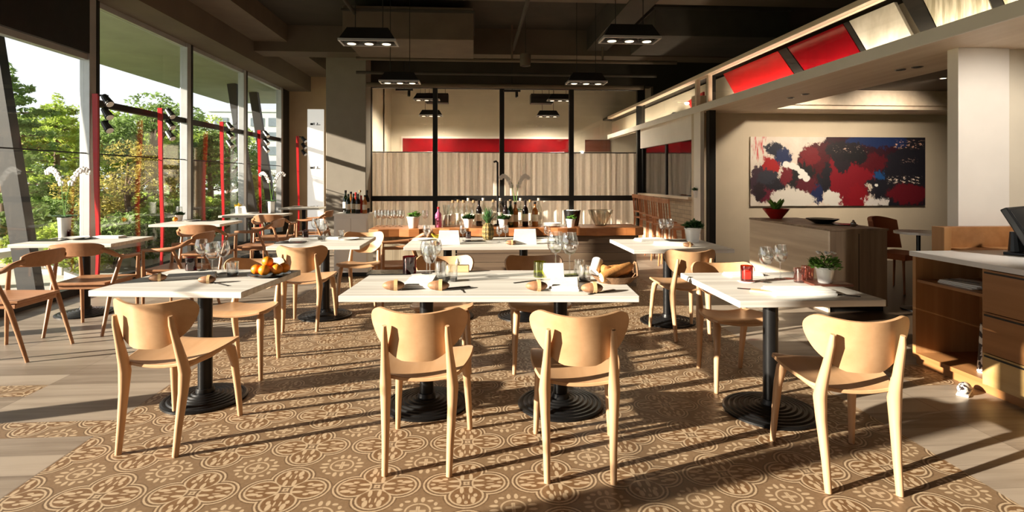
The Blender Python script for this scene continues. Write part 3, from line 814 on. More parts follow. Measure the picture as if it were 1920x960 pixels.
for i, (px, X) in enumerate(((181, -4.62), (302, -4.60), (417, -4.60), (487, -4.60), (559, -4.30))):
    place('pole', red_pole, (X, YatX(px, X), 0), 0, plab[i], 'spotlight pole', 'red poles along the window wall')

# gathered drape outside
dX = -6.0; yc = YatX(362, dX)
def fn(u, v):
    a = u * 2 * pi; r_ = .30 + .03 * sin(a * 14)
    return (r_ * cos(a) * .6, r_ * sin(a), .0 + v * 1.78), (cos(a), sin(a), 0)
o = MB().sheet(fn, 120, 3, .006).build('gathered_drape', drape, loc=(dX, yc, 0), smooth=True); tag(o, 'taupe gathered drape standing outside the window wall', 'drape')

# ------------------------------------------------------------------ outside
o = MB().box(-60, -4.9, -30, 70, -.5, -.06).build('ground', tee_paving); struct(o)
o = MB().box(-60, -9.5, -30, 70, -.07, -.02).build('ground_lawn', lawn); struct(o)
for i in range(3):
    x = WX - .35
    yb = (YatX(62, x), YatX(481, x), YatX(517, x), .72, 1.45)[i]
    o = MB().bar((x, yb, -.06), (x - .55, yb, 3.6), .13, .20).build('raking_column', dark_steel)
    tag(o, 'dark leaning steel column outside the glass, ' + ('nearest at the left edge of the photo', 'beside the third window bay', 'far one near the back wall', 'farthest toward the camera side, out of frame', 'second toward the camera side, out of frame')[i], 'column', 'leaning columns outside the window wall')

def leaf_cloud(mb, blobs, n, size, rnd, droop=.3):
    for _ in range(n):
        c, r, sc = rnd.choice(blobs)
        while True:
            p = Vector((rnd.uniform(-1, 1), rnd.uniform(-1, 1), rnd.uniform(-1, 1)))
            if .25 < p.length < 1: break
        p = p.normalized() * p.length ** .5
        q = Vector((c[0] + p.x * r * sc[0], c[1] + p.y * r * sc[1], c[2] + p.z * r * sc[2]))
        s = size * rnd.uniform(.6, 1.3)
        a = Vector((rnd.gauss(0, 1), rnd.gauss(0, 1), rnd.gauss(-droop, .6))).normalized()
        b = a.cross(Vector((rnd.gauss(0, 1), rnd.gauss(0, 1), rnd.gauss(0, 1)))).normalized()
        o = len(mb.v)
        for p_ in (q - a * s, q + b * s * .38, q + a * s, q - b * s * .38): mb.v.append(tuple(p_))
        mb.f.append((o, o + 1, o + 2, o + 3))
def build_nonorm(mb, name, mat, parent):
    me = bpy.data.meshes.new(name); me.from_pydata(mb.v, [], mb.f); me.materials.append(mat)
    o = bpy.data.objects.new(name, me); col.objects.link(o); o.parent = parent; return o
def conifer(seed, mat):
    def f():
        rnd = random.Random(seed); r_ = empty('conifer_tree', (0, 0, 0))
        MB().tube([(0, 0, 0), (.03, 0, 1.2), (0, .03, 2.9)], [.11, .07, .015], 10).build('trunk', bark, r_, smooth=True)
        blobs = []
        br = MB()
        for k in range(30):
            z = .6 + 2.3 * k / 30; L = (1.15 - .95 * (k / 30)) * rnd.uniform(.75, 1.15); a = k * 2.4
            e = (L * cos(a), L * sin(a), z + .12 * L)
            br.tube([(0, 0, z), e], [.022, .006], 5)
            for q in (.45, .75, 1.0): blobs.append(((e[0] * q, e[1] * q, z + .12 * L * q), .17 * (1.2 - q * .3), (1.2, 1.2, .45)))
        br.build('branch', bark, r_)
        blobs.append(((0, 0, 2.95), .12, (1, 1, 1.6)))
        m = MB(); leaf_cloud(m, blobs, 7000, .048, rnd); build_nonorm(m, 'foliage', mat, r_)
        return r_
    return f
def broad(seed, mat):
    def f():
        rnd = random.Random(seed); r_ = empty('leafy_tree', (0, 0, 0))
        MB().tube([(0, 0, 0), (.05, .02, .7), (-.03, 0, 1.5), (0, 0, 2.3)], [.10, .08, .06, .02], 10).build('trunk', bark, r_, smooth=True)
        br = MB(); blobs = []
        for k in range(14):
            a = k * 2.4; z = .8 + rnd.random() * 1.0; L = rnd.uniform(.5, 1.1)
            e = (L * cos(a), L * sin(a), z + rnd.uniform(.2, .8)); br.tube([(0, 0, z), (e[0] * .5, e[1] * .5, (z + e[2]) / 2 + .1), e], [.035, .02, .008], 5)
            blobs.append((e, rnd.uniform(.28, .45), (1.1, 1.1, .7)))
        blobs.append(((0, 0, 2.45), .5, (1, 1, .8)))
        br.build('branch', bark, r_)
        m = MB(); leaf_cloud(m, blobs, 6500, .052, rnd); build_nonorm(m, 'foliage', mat, r_)
        return r_
    return f
def shrub(seed, mat):
    def f():
        rnd = random.Random(seed); r_ = empty('garden_shrub', (0, 0, 0))
        br = MB()
        for k in range(6): br.tube([(0, 0, 0), (.2 * cos(k), .2 * sin(k), .35)], [.014, .006], 5)
        br.build('stem', bark, r_)
        m = MB(); leaf_cloud(m, [((.25 * cos(k * 1.9), .25 * sin(k * 1.9), .38 + .06 * (k % 3)), .28, (1, 1, .9)) for k in range(7)], 2600, .04, rnd); build_nonorm(m, 'foliage', mat, r_)
        return r_
    return f
trees = [  # kind, px, t, top row, label
    ('con', 12, 11.0, 120, 'dark layered conifer at the left edge of the photo'),
    ('con2', 108, 12.5, 178, 'bright layered conifer in the middle of the first window'),
    ('brd', 150, 15.5, 195, 'leafy tree close to the first wide window post'),
    ('con', 62, 18.0, 205, 'distant conifer between the two conifers of the first window'),
    ('brd3', 240, 10.5, 262, 'rusty green tree in the second window bay'),
    ('con2', 215, 16.0, 200, 'tall conifer right of the first wide window post'),
    ('brd2', 285, 15.0, 172, 'high thin tree in the second window bay'),
    ('brd', 322, 17.5, 228, 'tree left of the second window post'),
    ('con', 392, 15.5, 238, 'conifer in the third window bay'),
    ('brd2', 430, 19.0, 232, 'deep green tree at the right of the third window bay'),
    ('brd', 395, 24.0, 215, 'far tree behind the conifer of the third bay'),
    ('con2', 478, 20.0, 300, 'small far conifer in the fourth window bay'),
    ('brd3', 505, 18.0, 322, 'low rusty tree in the fourth window bay'),
    ('brd', 262, 24.0, 208, 'far pale tree behind the rusty green tree'),
    ('brd2', -30, 14.0, 170, 'tree partly cut by the left edge behind the leaning column'),
    ('con2', 345, 27.0, 236, 'farthest conifer behind the taupe drape'),
]
mk = {'con': conifer(1, foliage_b), 'con2': conifer(2, foliage_a), 'brd': broad(3, foliage_a), 'brd2': broad(4, foliage_b), 'brd3': broad(5, foliage_c)}
for k, px, t, py, lab in trees:
    x, y = XY(px, t); H = CAMZ + (HOR - py) / F * t + .06
    s = H / (3.1 if k.startswith('con') else 2.85)
    place(k, mk[k], (x, y, -.06), px * .37, lab, 'tree', 'trees outside the window wall', s)
mk = {'sh': shrub(11, foliage_a), 'sh2': shrub(12, foliage_b)}
shr = [(20, 9.5, 1.1), (75, 8.6, 1.0), (125, 10.5, 1.5), (168, 9.4, 1.1), (212, 9.0, 1.2), (238, 11.5, 1.3), (262, 9.2, 1.0), (318, 11, 1.1), (335, 13.5, 1.5), (385, 13, 1.2), (408, 15, 1.3), (440, 14.6, 1.1), (470, 17, 1.5), (500, 17, 1.3), (525, 19, 1.2), (40, 12, 1.6), (-25, 9, 1.3), (280, 13, 1.5), (195, 13, 1.6), (150, 8.0, .8)]
shr.sort()
ordn = ['first', 'second', 'third', 'fourth', 'fifth', 'sixth', 'seventh', 'eighth', 'ninth', 'tenth', 'eleventh', 'twelfth', 'thirteenth', 'fourteenth', 'fifteenth', 'sixteenth', 'seventeenth', 'eighteenth', 'nineteenth', 'twentieth', 'twenty-first', 'twenty-second']
for i, (px, t, s) in enumerate(shr):
    x, y = XY(px, t); k = 'sh' if i % 2 else 'sh2'
    place(k, mk[k], (x, y, -.06), i * 1.3, '%s garden shrub outside, the %s from the left' % ('bright green' if i % 2 else 'deep green', ordn[i]), 'shrub', 'low shrubs outside the window wall', s)
for i, (px, t, L) in enumerate(((35, 7.9, 1.4), (215, 8.6, 1.6), (268, 11.0, 1.5), (396, 12.5, 2.0))):
    x, y = XY(px, t)
    r_ = empty('garden_bench', (x, y, -.06), radians(80), 'white concrete garden bench outside, ' + ('first window bay', 'just right of the first wide post', 'beyond the second bay', 'third window bay')[i], 'bench', 'white benches outside')
    MB().box(-L / 2, L / 2, -.22, .22, .38, .46).build('seat', stone_white, r_, bevel=.01)
    for s in (-1, 1): MB().box(s * L * .38 - .06, s * L * .38 + .06, -.2, .2, 0, .38).build('leg', stone_white, r_, bevel=.01)
x, y = XY(482, 52)
r_ = empty('office_building', (x, y, -.06), 0, 'pale grey building far outside beyond the fourth window bay', 'building')
MB().box(-3.4, 3.4, -2, 2, 0, 7.4).build('wall', facade, r_)
for j in range(5):
    for i in range(4):
        MB().box(-2.9 + i * 1.55, -1.8 + i * 1.55, -2.05, -2.0, 1.0 + j * 1.28, 1.75 + j * 1.28).build('window', facade_glass, r_)
MB().box(-3.5, 3.5, -2.1, 2.1, 7.4, 7.6).build('roof', facade, r_)

# ------------------------------------------------------------------ FURNITURE builders
def shell_chair():
    r_ = empty('dining_chair', (0, 0, 0))
    def seat(u, v):
        s = 2 * u - 1
        y = -.205 + .43 * v
        hw = .175 + .052 * math.sin(min(1, v * 1.35) * pi / 2)
        # rounded outline at the four corners
        e = max(0, (abs(v - .5) * 2 - .72) / .28); hw *= sqrt(max(.25, 1 - .32 * e * e))
        x = s * hw
        z = .452 - .016 * (1 - s * s) * sin(pi * min(1, v * 1.05)) - .03 * max(0, (v - .82) / .18) ** 2 * (.5 + .5 * (1 - s * s)) + .006 * s * s
        z += (v - .55) * .030 - .012 * (1 - s * s) * max(0, (.4 - v) / .4)
        return (x, y, z), (-.15 * s, 0, 1)
    MB().sheet(seat, 18, 18, .017).build('seat', chair_wood, r_, smooth=True, bevel=.003)
    def back(u, v):
        s = sin((2 * u - 1) * pi / 2); a = abs(s)
        x = s * .226
        zt = .760 + .030 * a * a
        zb = .532 + .004 * a + .125 * max(0, (a - .28) / .72) ** 1.5
        e = max(0, (a - .74) / .26); hh = (zt - zb) / 2 * sqrt(max(.004, 1 - e * e)); md_ = (zt + zb) / 2
        z = md_ + (2 * v - 1) * hh
        y = -.262 + .105 * s * s - (z - .53) * .16
        return (x, y, z), (-2 * .105 * s / .232, 1, .16)
    MB().sheet(back, 30, 12, .015).build('backrest', chair_wood, r_, smooth=True, bevel=.003)
    for s in (-1, 1):
        pts = [(.150, -.262, 0), (.152, -.240, .14), (.158, -.214, .30), (.160, -.205, .40), (.158, -.216, .45), (.152, -.252, .56), (.147, -.284, .66), (.145, -.292, .705)]
        rad = [.0145, .0175, .0225, .028, .025, .0185, .0145, .010]
        MB().tube([(s * x, y, z) for x, y, z in pts], rad, 12, sx=1.0, sy=1.15).build('rear_leg', leg_wood, r_, smooth=True)
        pts = [(.200, .232, 0), (.193, .218, .16), (.184, .200, .32), (.176, .176, .405), (.168, .14, .438)]
        rad = [.0135, .0175, .0215, .026, .016]
        MB().tube([(s * x, y, z) for x, y, z in pts], rad, 12, sx=1.0, sy=1.1).build('front_leg', leg_wood, r_, smooth=True)
        pts = [(.166, .15, .432), (.160, 0, .418), (.158, -.20, .428)]
        MB().tube([(s * x, y, z) for x, y, z in pts], [.012, .013, .016], 10, sx=.8, sy=1.0).build('side_rail', leg_wood, r_, smooth=True)
    return r_
def armchair():
    r_ = empty('wooden_armchair', (0, 0, 0))
    def seat(u, v):
        s = 2 * u - 1; hw = .215 + .035 * v
        return (s * hw, -.22 + .46 * v, .445 - .02 * (1 - s * s) * sin(pi * v)), (0, 0, 1)
    MB().sheet(seat, 14, 12, .022).build('seat', arm_wood, r_, smooth=True, bevel=.004)
    MB().box(-.21, .21, -.20, .22, .395, .43).build('seat_frame', arm_wood, r_, bevel=.006)
    def back(u, v):
        s = 2 * u - 1
        h = .060 * sqrt(max(.15, 1 - .8 * abs(s) ** 4))
        z = .760 + (2 * v - 1) * h
        y = -.295 + .06 * s * s - (z - .70) * .15
        return (s * .225, y, z), (-.5 * s, 1, .15)
    MB().sheet(back, 22, 6, .022).build('backrest', arm_wood, r_, smooth=True, bevel=.004)
    for s in (-1, 1):
        MB().tube([(s * .262, .225, .655), (s * .278, .06, .658), (s * .284, -.08, .668), (s * .272, -.16, .695), (s * .248, -.225, .735), (s * .205, -.262, .758)], [.013, .017, .019, .019, .019, .015], 10, sx=1.2).build('armrest', arm_wood, r_, smooth=True)
        MB().tube([(s * .245, .225, 0), (s * .252, .222, .44), (s * .262, .215, .65)], [.013, .019, .014], 10).build('front_leg', arm_wood, r_, smooth=True)
        MB().tube([(s * .238, -.305, 0), (s * .245, -.185, .40), (s * .274, -.085, .66)], [.013, .020, .015], 10).build('rear_leg', arm_wood, r_, smooth=True)
    return r_
TABLES = []
def base_part(parent, x, y, r=.26, H=.715):
    prof = [(r, 0), (r, .012)]
    for k in range(7):
        a = r - .012 - k * (r - .06) / 7.0
        prof += [(a, .018 + k * .0052), (a - .010, .018 + k * .0052), (a - .012, .0145 + k * .0052), (a - .020, .0145 + k * .0052)]
    prof += [(.055, .056), (.050, .075)]
    MB().lathe(prof, 48, (x, y, 0)).build('table_base', black_iron, parent, smooth=True, angle=25)
    MB().lathe([(.042, .07), (.042, H - .02)], 24, (x, y, 0)).build('table_post', black_iron, parent, smooth=True)
    MB().box(x - .2, x + .2, y - .03, y + .03, H - .02, H).build('table_bracket', black_iron, parent)
def table(cx, cy, w, d, rz, label, bases=((0, 0),), r=.26, group='dining tables on pedestals'):
    r_ = empty('dining_table', (cx, cy, 0), rz, label, 'table', group)
    n = len(bases); TABLES.append((cx, cy, w, d, rz))
    MB().box(-w / 2, w / 2, -d / 2, d / 2, .715, .75).build('table_top', table_white, r_, bevel=.004)
    for x, y in bases: base_part(r_, x, y, r)
    return r_

# ---- tables
T1 = table(-1.685, 3.63, .89, .76, radians(-7), 'white washed table with oranges on it, front left', r=.245)
TCa = table(.105, 3.43, 1.62, .84, radians(-4), 'long white joined table in the front centre with bread basket', bases=((-.40, 0), (.42, 0)))
T3 = table(1.755, 3.22, .78, .87, radians(-1), 'white square table with amber candle glass, front right', r=.27)
T4 = table(.11, 5.62, 1.52, .80, radians(-1), 'white joined table with the pineapple in the middle row', bases=((-.38, 0), (.38, 0)))
T5 = table(1.86, 5.30, .92, .88, 0, 'white table with potted plant left of the black post')
T6 = table(-1.50, 5.75, .86, .85, radians(0), 'white table left of the pineapple table, behind a plywood-back chair')
TA = table(-3.98, 6.02, .95, .72, radians(0), 'window table holding the white vase with orchid')
TB = table(-3.98, 8.35, .95, .75, radians(0), 'window table beside the taupe drape')
TC = table(-3.85, 10.2, 1.0, .75, radians(0), 'window table with yellow flowers in the far left row')
table(-3.85, 1.30, .7, .55, 0, 'added unseen window table left of the frame, shading the near floor')  # out-of-frame table added to cast the near left floor shadow
TD = table(-3.75, 12.6, .85, .75, radians(0), 'farthest window table near the tan back wall')

def chair(cx, cy, deg, label): return place('chair', shell_chair, (cx, cy, 0), radians(deg), label, 'chair', 'plywood shell dining chairs')
chair(-1.595, 3.165, -8, 'plywood dining chair at the near side of the front left table with oranges')
chair(-.245, 2.885, -5, 'left of the two plywood dining chairs at the long front centre table')
chair(.505, 2.77, -6, 'right of the two plywood dining chairs at the long front centre table')
chair(1.735, 2.60, -8, 'plywood dining chair at the near side of the front right table')
chair(-1.66, 4.17, 180, 'plywood dining chair behind the front left table, facing the camera')
chair(-1.57, 5.42, 0, 'plywood dining chair with its back to the camera left of the centre table, middle row')
chair(-.235, 4.20, 180, 'left plywood chair behind the long front centre table, facing the camera')
chair(.47, 4.18, 182, 'right plywood chair behind the long front centre table, facing the camera')
chair(1.84, 4.90, 2, 'plywood dining chair at the near side of the table with the black post behind')
chair(1.765, 3.72, 176, 'plywood dining chair behind the front right table, facing the camera')
chair(-1.25, 6.25, 180, 'plywood dining chair behind the middle row left table')
def arm(cx, cy, deg, label): return place('armchair', armchair, (cx, cy, 0), radians(deg), label, 'armchair', 'wooden armchairs by the windows')
arm(-3.50, 5.42, 2, 'wooden armchair with its back to the camera at the orchid table')
arm(-3.66, 4.68, 90, 'wooden armchair cut by the left edge of the photo')
arm(-3.12, 6.15, 88, 'wooden armchair at the right end of the orchid table, seen from the side')
arm(-3.38, 7.35, 0, 'wooden armchair with its back to the camera at the table by the drape')
arm(-3.02, 8.1, 88, 'wooden armchair at the right end of the table by the drape')
arm(-3.22, 9.25, 0, 'wooden armchair with its back to the camera at the yellow flower table')
arm(-2.85, 10.2, 88, 'wooden armchair at the right end of the yellow flower table')
arm(-.78, 6.95 - .75, 100, 'wooden armchair between the middle row left table and the long buffet')

# ---- buffet behind the pineapple table
BX0, BX1, BY0, BY1, BZ = -1.30, 2.15, 7.0, 7.6, .76
bf = empty('long_buffet', (0, BY0, 0), 0, 'long wooden buffet with live edge top carrying bottles and glasses', 'buffet')
n = 28; poly = [(BX0, .55)] + [(BX0 + (BX1 - BX0) * i / n, -.03 * sin(i * 1.7) - .02 * sin(i * .6) - .02) for i in range(n + 1)] + [(BX1, .55)]
MB().prism(poly, BZ - .10, BZ, 'z').build('slab_top', buffet_edge, bf, bevel=.008)
xw = BX0 + .08
k = 0
b = MB()
while xw < -.25: b.box(xw, xw + .098, .06, .10, 0, BZ - .10); xw += .1
b.build('plank_front', buffet_pale, bf)
b = MB()
for z in range(6): b.box(-.24, BX1 - .08, .06, .10, z * .11, z * .11 + .105)
b.build('plank_front', buffet_front, bf)
for x in (BX0 + .1, -.25, 1.0, BX1 - .12): MB().box(x - .03, x + .03, .12, .52, 0, BZ - .1).build('leg', buffet_front, bf)

# white cabinet by the column
wx0, wx1 = XatY(626, 8.0), XatY(690, 8.0)
wc = empty('white_cabinet', ((wx0 + wx1) / 2, 8.2, 0), 0, 'low white cabinet in front of the grey column with bottles on top', 'cabinet')
h = (wx1 - wx0) / 2
WCZ = ZatY(650, 401, 8.0)
MB().box(-h, h, -.2, .2, .06, WCZ - .03).build('body', white_cer, wc, bevel=.004)
MB().box(-h - .01, h + .01, -.21, .21, WCZ - .03, WCZ).build('worktop', white_cer, wc, bevel=.004)
MB().box(-h + .02, -.005, -.212, -.2, .1, WCZ - .06).build('door', white_cer, wc, bevel=.002)
MB().box(.005, h - .02, -.212, -.2, .1, WCZ - .06).build('door', white_cer, wc, bevel=.002)
MB().box(-h + .03, h - .03, -.17, .17, 0, .06).build('plinth', black_frame, wc)

# ---- sideboard in the lounge
sbx, sby = XatY(1562, 5.45), 5.45
sb = empty('oak_sideboard', (3.66, 5.55, 0), radians(0), 'pale wood sideboard below the painting with red bowl on top', 'sideboard')
SZ = ZatY(1562, 431, 5.45)
SW = XatY(1672, 5.45) - 3.63
SD = 1.65
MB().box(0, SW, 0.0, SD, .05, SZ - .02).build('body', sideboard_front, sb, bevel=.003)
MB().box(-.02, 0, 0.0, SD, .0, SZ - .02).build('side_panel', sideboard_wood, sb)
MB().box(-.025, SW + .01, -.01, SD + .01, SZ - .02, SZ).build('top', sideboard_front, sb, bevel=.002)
MB().box(.03, SW - .03, .02, SD - .05, 0, .05).build('plinth', black_frame, sb)
MB().box(SW * .5 - .002, SW * .5 + .002, -.004, 0, .08, SZ - .05).build('door_gap', black_frame, sb)

# painting
px0, px1 = XatY(1408, 8.95), XatY(1736, 8.95)
pz0, pz1 = ZatY(1570, 386, 8.95), ZatY(1570, 257, 8.95)
pm = painting_material(px1 - px0, pz1 - pz0)
pt = empty('abstract_painting', ((px0 + px1) / 2, 8.98, (pz0 + pz1) / 2), 0, 'wide abstract painting in red, black, navy and white on the beige wall', 'painting')
a, c = (px1 - px0) / 2, (pz1 - pz0) / 2
MB().box(-a, a, -.018, .0, -c, c).build('canvas', pm, pt)
MB().box(-a + .03, a - .03, .0, .019, -c + .03, c - .03).build('stretcher_frame', light_board, pt)

# ---- service station at the right
st = empty('service_station', (3.26, 3.95, 0), 0, 'brown wooden service station with open shelves and drawers at the right', 'service station')
FX = 0.0
Ys = [YatX(p, 3.26) - 3.95 for p in (1768, 1846, 1998)]
y_far, y_mid, y_near = .02, Ys[1], -1.75
CT_ = .84
D = 1.2
MB().box(-.02, D, y_near, y_far + .01, CT_ - .035, CT_).build('worktop', counter_white, st, bevel=.003)
MB().box(0, D, y_far - .03, y_far, .06, CT_ - .035).build('end_panel', station_wood_z, st)
MB().box(0, D, y_mid - .015, y_mid + .015, .06, CT_ - .035).build('end_panel', station_wood_z, st)
MB().box(.50, .52, y_mid, y_far - .03, .06, CT_ - .035).build('back_board', station_wood, st)
MB().box(0, .5, y_mid + .015, y_far - .03, .06, .09).build('shelf', station_wood, st)
MB().box(.01, .5, y_mid + .015, y_far - .03, .615, .635).build('shelf', station_wood, st)
MB().box(.03, D, y_near, y_far, 0, .06).build('plinth', station_wood, st)
dh = [(.07, .27), (.275, .53), (.535, .80)]
for k, (z0, z1) in enumerate(dh):
    d = MB().box(-.018, 0, y_near, y_mid - .005, z0, z1).build('drawer', station_light if k == 0 else station_wood, st, bevel=.002)
    MB().box(.0, D, y_near, y_mid - .015, z0, z1).build('drawer_box', station_wood, st) if k < 3 else None
    b = MB(); b.box(-.024, -.018, y_near + .3, y_mid - .02, z1 - .022, z1 - .012); b.build('finger_pull', black_frame, d)
# upstand behind
ux0 = XatY(1741, 4.28)
usx = ux0 - 3.26
MB().box(usx, usx + .06, .18, .30, 0, 1.0).build('upstand_end', station_wood_z, st, bevel=.003)
MB().box(usx + .06, 2.2, .22, .30, 0, 1.0).build('upstand', station_wood, st, bevel=.003)
MB().box(usx + .06, 2.2, .02, .22, 0, CT_).build('side_filler', station_wood_z, st)

# terminal
tx, ty = P(1900, 492, CT_)
tm = empty('till_terminal', (3.90, 3.72, CT_), radians(30), 'black till terminal with tilted screen on the service station', 'till')
MB().box(-.10, .10, -.08, .10, 0, .02).build('base', black_plastic, tm, bevel=.005)
MB().tube([(0, .05, .02), (0, .06, .16)], [.05, .03], 12).build('stand', black_plastic, tm)
M = Matrix.Translation((0, 0, .20)) @ Matrix.Rotation(radians(-28), 4, 'X')
mo = MB().box(-.20, .20, -.02, .025, -.15, .15, M).build('monitor', black_plastic, tm, bevel=.008)
MB().box(-.18, .18, -.024, -.02, -.12, .13, M).build('screen', screen_mat, mo)

# lounge: rust chair and small white table, plus stools in front of the dark windows
lx, ly = XY(1702, 6.6)
lc = empty('lounge_chair', (lx + .15, ly + .3, 0), radians(200), 'rust coloured upholstered chair behind the sideboard', 'chair')
MB().sheet(lambda u, v: (((2 * u - 1) * .24, -.22 + .42 * v, .44), (0, 0, 1)), 8, 8, .07).build('seat', rust_leather, lc, smooth=True)
def bk(u, v):
    s = 2 * u - 1; return (s * .25, -.27 + .12 * s * s - .06 * v, .50 + .40 * v - .05 * s * s * v), (-.6 * s, 1, .1)
MB().sheet(bk, 14, 8, .05).build('backrest', rust_leather, lc, smooth=True)
for sx_ in (-1, 1):
    for sy_ in (-1, 1): MB().tube([(sx_ * .22, sy_ * .2 - .02, 0), (sx_ * .19, sy_ * .17 - .02, .42)], [.011, .016], 8).build('leg', stool_wood, lc)
lt = empty('lounge_table', XY(1722, 5.9) + (0,), 0, 'small white topped table between the sideboard and the service station', 'table')
MB().lathe([(.22, .80), (.22, .825)], 28).build('table_top', white_cer, lt)
MB().lathe([(.02, .02), (.02, .80)], 14).build('table_post', black_iron, lt)
MB().lathe([(.16, 0), (.16, .012), (.03, .03)], 28).build('table_base', black_iron, lt)

def slat_stool():
    r_ = empty('slat_back_stool', (0, 0, 0))
    MB().box(-.20, .20, -.20, .20, .60, .63).build('seat', stool_wood, r_, bevel=.008)
    for s in (-1, 1):
        MB().tube([(s * .20, -.22, 0), (s * .18, -.19, .6), (s * .18, -.23, 1.06)], [.014, .018, .014], 8).build('rear_leg', stool_wood, r_)
        MB().tube([(s * .20, .21, 0), (s * .17, .17, .6)], [.014, .018], 8).build('front_leg', stool_wood, r_)
    MB().box(-.20, .20, -.245, -.22, 1.0, 1.07).build('top_rail', stool_wood, r_, bevel=.005)
    MB().box(-.18, .18, -.22, -.20, .72, .75).build('lower_rail', stool_wood, r_)
    for x in (-.09, 0, .09): MB().tube([(x, -.21, .74), (x, -.232, 1.01)], .010, 8).build('back_slat', stool_wood, r_)
    MB().box(-.19, .19, .18, .20, .22, .25).build('foot_rail', stool_wood, r_)
    return r_
for i, (px, t) in enumerate(((1270, 8.7), (1254, 9.3), (1240, 9.9), (1226, 10.5), (1214, 11.1))):
    x, y = XY(px, t)
    place('stool', slat_stool, (x, y, 0), radians(-84), 'tall orange wood slat-back stool, the %s from the black post' % ['nearest', 'second', 'third', 'fourth', 'fifth'][i], 'stool', 'slat-back stools beyond the partition corner')

# ------------------------------------------------------------------ TABLEWARE builders
def wine_glass():
    r_ = empty('wine_glass', (0, 0, 0))
    MB().lathe([(.006, .105), (.026, .113), (.040, .135), (.044, .160), (.040, .190), (.033, .215), (.0315, .215), (.0385, .189), (.0425, .160), (.0385, .137), (.024, .116), (.003, .110)], 24).build('bowl', glass, r_, smooth=True)
    MB().lathe([(.034, 0), (.034, .002), (.008, .007), (.004, .02), (.0035, .09), (.006, .105)], 20).build('stem', glass, r_, smooth=True)
    return r_
def tumbler(mat, dark=False, h=.09, r=.037, candle=False):
    def f():
        r_ = empty('tumbler', (0, 0, 0)) if not candle else empty('candle_glass', (0, 0, 0))
        MB().lathe([(r * .9, 0), (r * .95, .004), (r, h), (r - .003, h), (r * .9 - .003, .010), (.001, .008)], 24).build('glass_wall', mat, r_, smooth=True)
        if dark: MB().lathe([(r * .86, .0085), (r * .87, .022), (.001, .022)], 20).build('dark_base', black_cer, r_)
        if candle:
            MB().lathe([(.026, .014), (.026, .058), (.012, .066), (.002, .068)], 16).build('candle', flame_glow, r_)
        return r_
    return f
def cutlery(bm, x, y, L, rz, fork=True, z0=0.0):
    M = Matrix.Translation((x, y, z0)) @ Matrix.Rotation(rz, 4, 'Z')
    bm.box(-.005, .005, -L / 2, L * .2, .001, .005, M)
    if fork:
        bm.box(-.012, .012, L * .2, L * .3, .001, .005, M)
        for k in (-1, 0, 1): bm.box(k * .009 - .0025, k * .009 + .0025, L * .3, L / 2, .001, .004, M)
    else: bm.box(-.009, .009, L * .2, L / 2, .001, .004, M)
def fork_m():
    b = MB(); cutlery(b, 0, 0, .19, 0, True); return b.build('fork', dark_steel_cut)
def knife_m():
    b = MB(); cutlery(b, 0, 0, .21, 0, False); return b.build('knife', dark_steel_cut)
def napkin_m():
    r_ = empty('folded_napkin', (0, 0, 0))
    b = MB().box(-.14, .14, -.075, .075, 0, .012); b.build('lower_fold', white_cloth, r_, bevel=.004)
    b = MB().box(-.138, .136, -.072, .060, .012, .022); b.build('upper_fold', white_cloth, r_, bevel=.004)
    return r_
def napkin_stand():
    r_ = empty('standing_napkin', (0, 0, 0))
    b = MB(); b.sheet(lambda u, v: (((2 * u - 1) * (.10 - .012 * v), .03 - .028 * v, .13 * v), (0, 1, .1)), 6, 6, .012); b.build('front_fold', white_cloth, r_, bevel=.003)
    b = MB(); b.sheet(lambda u, v: (((2 * u - 1) * (.098 - .012 * v), .06 - .045 * v, .125 * v), (0, 1, .1)), 6, 6, .012); b.build('rear_fold', white_cloth, r_, bevel=.003)
    return r_
def bread_roll():
    r_ = empty('cutlery_roll', (0, 0, 0))
    MB().ball((0, 0, .022), .05, 18, 10, (1, .55, .44)).build('roll', leather_brown, r_, smooth=True)
    MB().lathe([(.0275, -.008), (.0275, .008)], 18, M=Matrix.Translation((.01, 0, .022)) @ Matrix.Rotation(pi / 2, 4, 'Y')).build('band', light_board, r_)
    return r_
def plate_m():
    r_ = MB().lathe([(.07, 0), (.08, .004), (.125, .016), (.127, .018), (.078, .007), (.001, .006)], 32).build('dinner_plate', white_cer, smooth=True); return r_
def slate_m():
    return MB().box(-.13, .13, -.09, .09, 0, .008).build('slate_board', black_cer, bevel=.002)
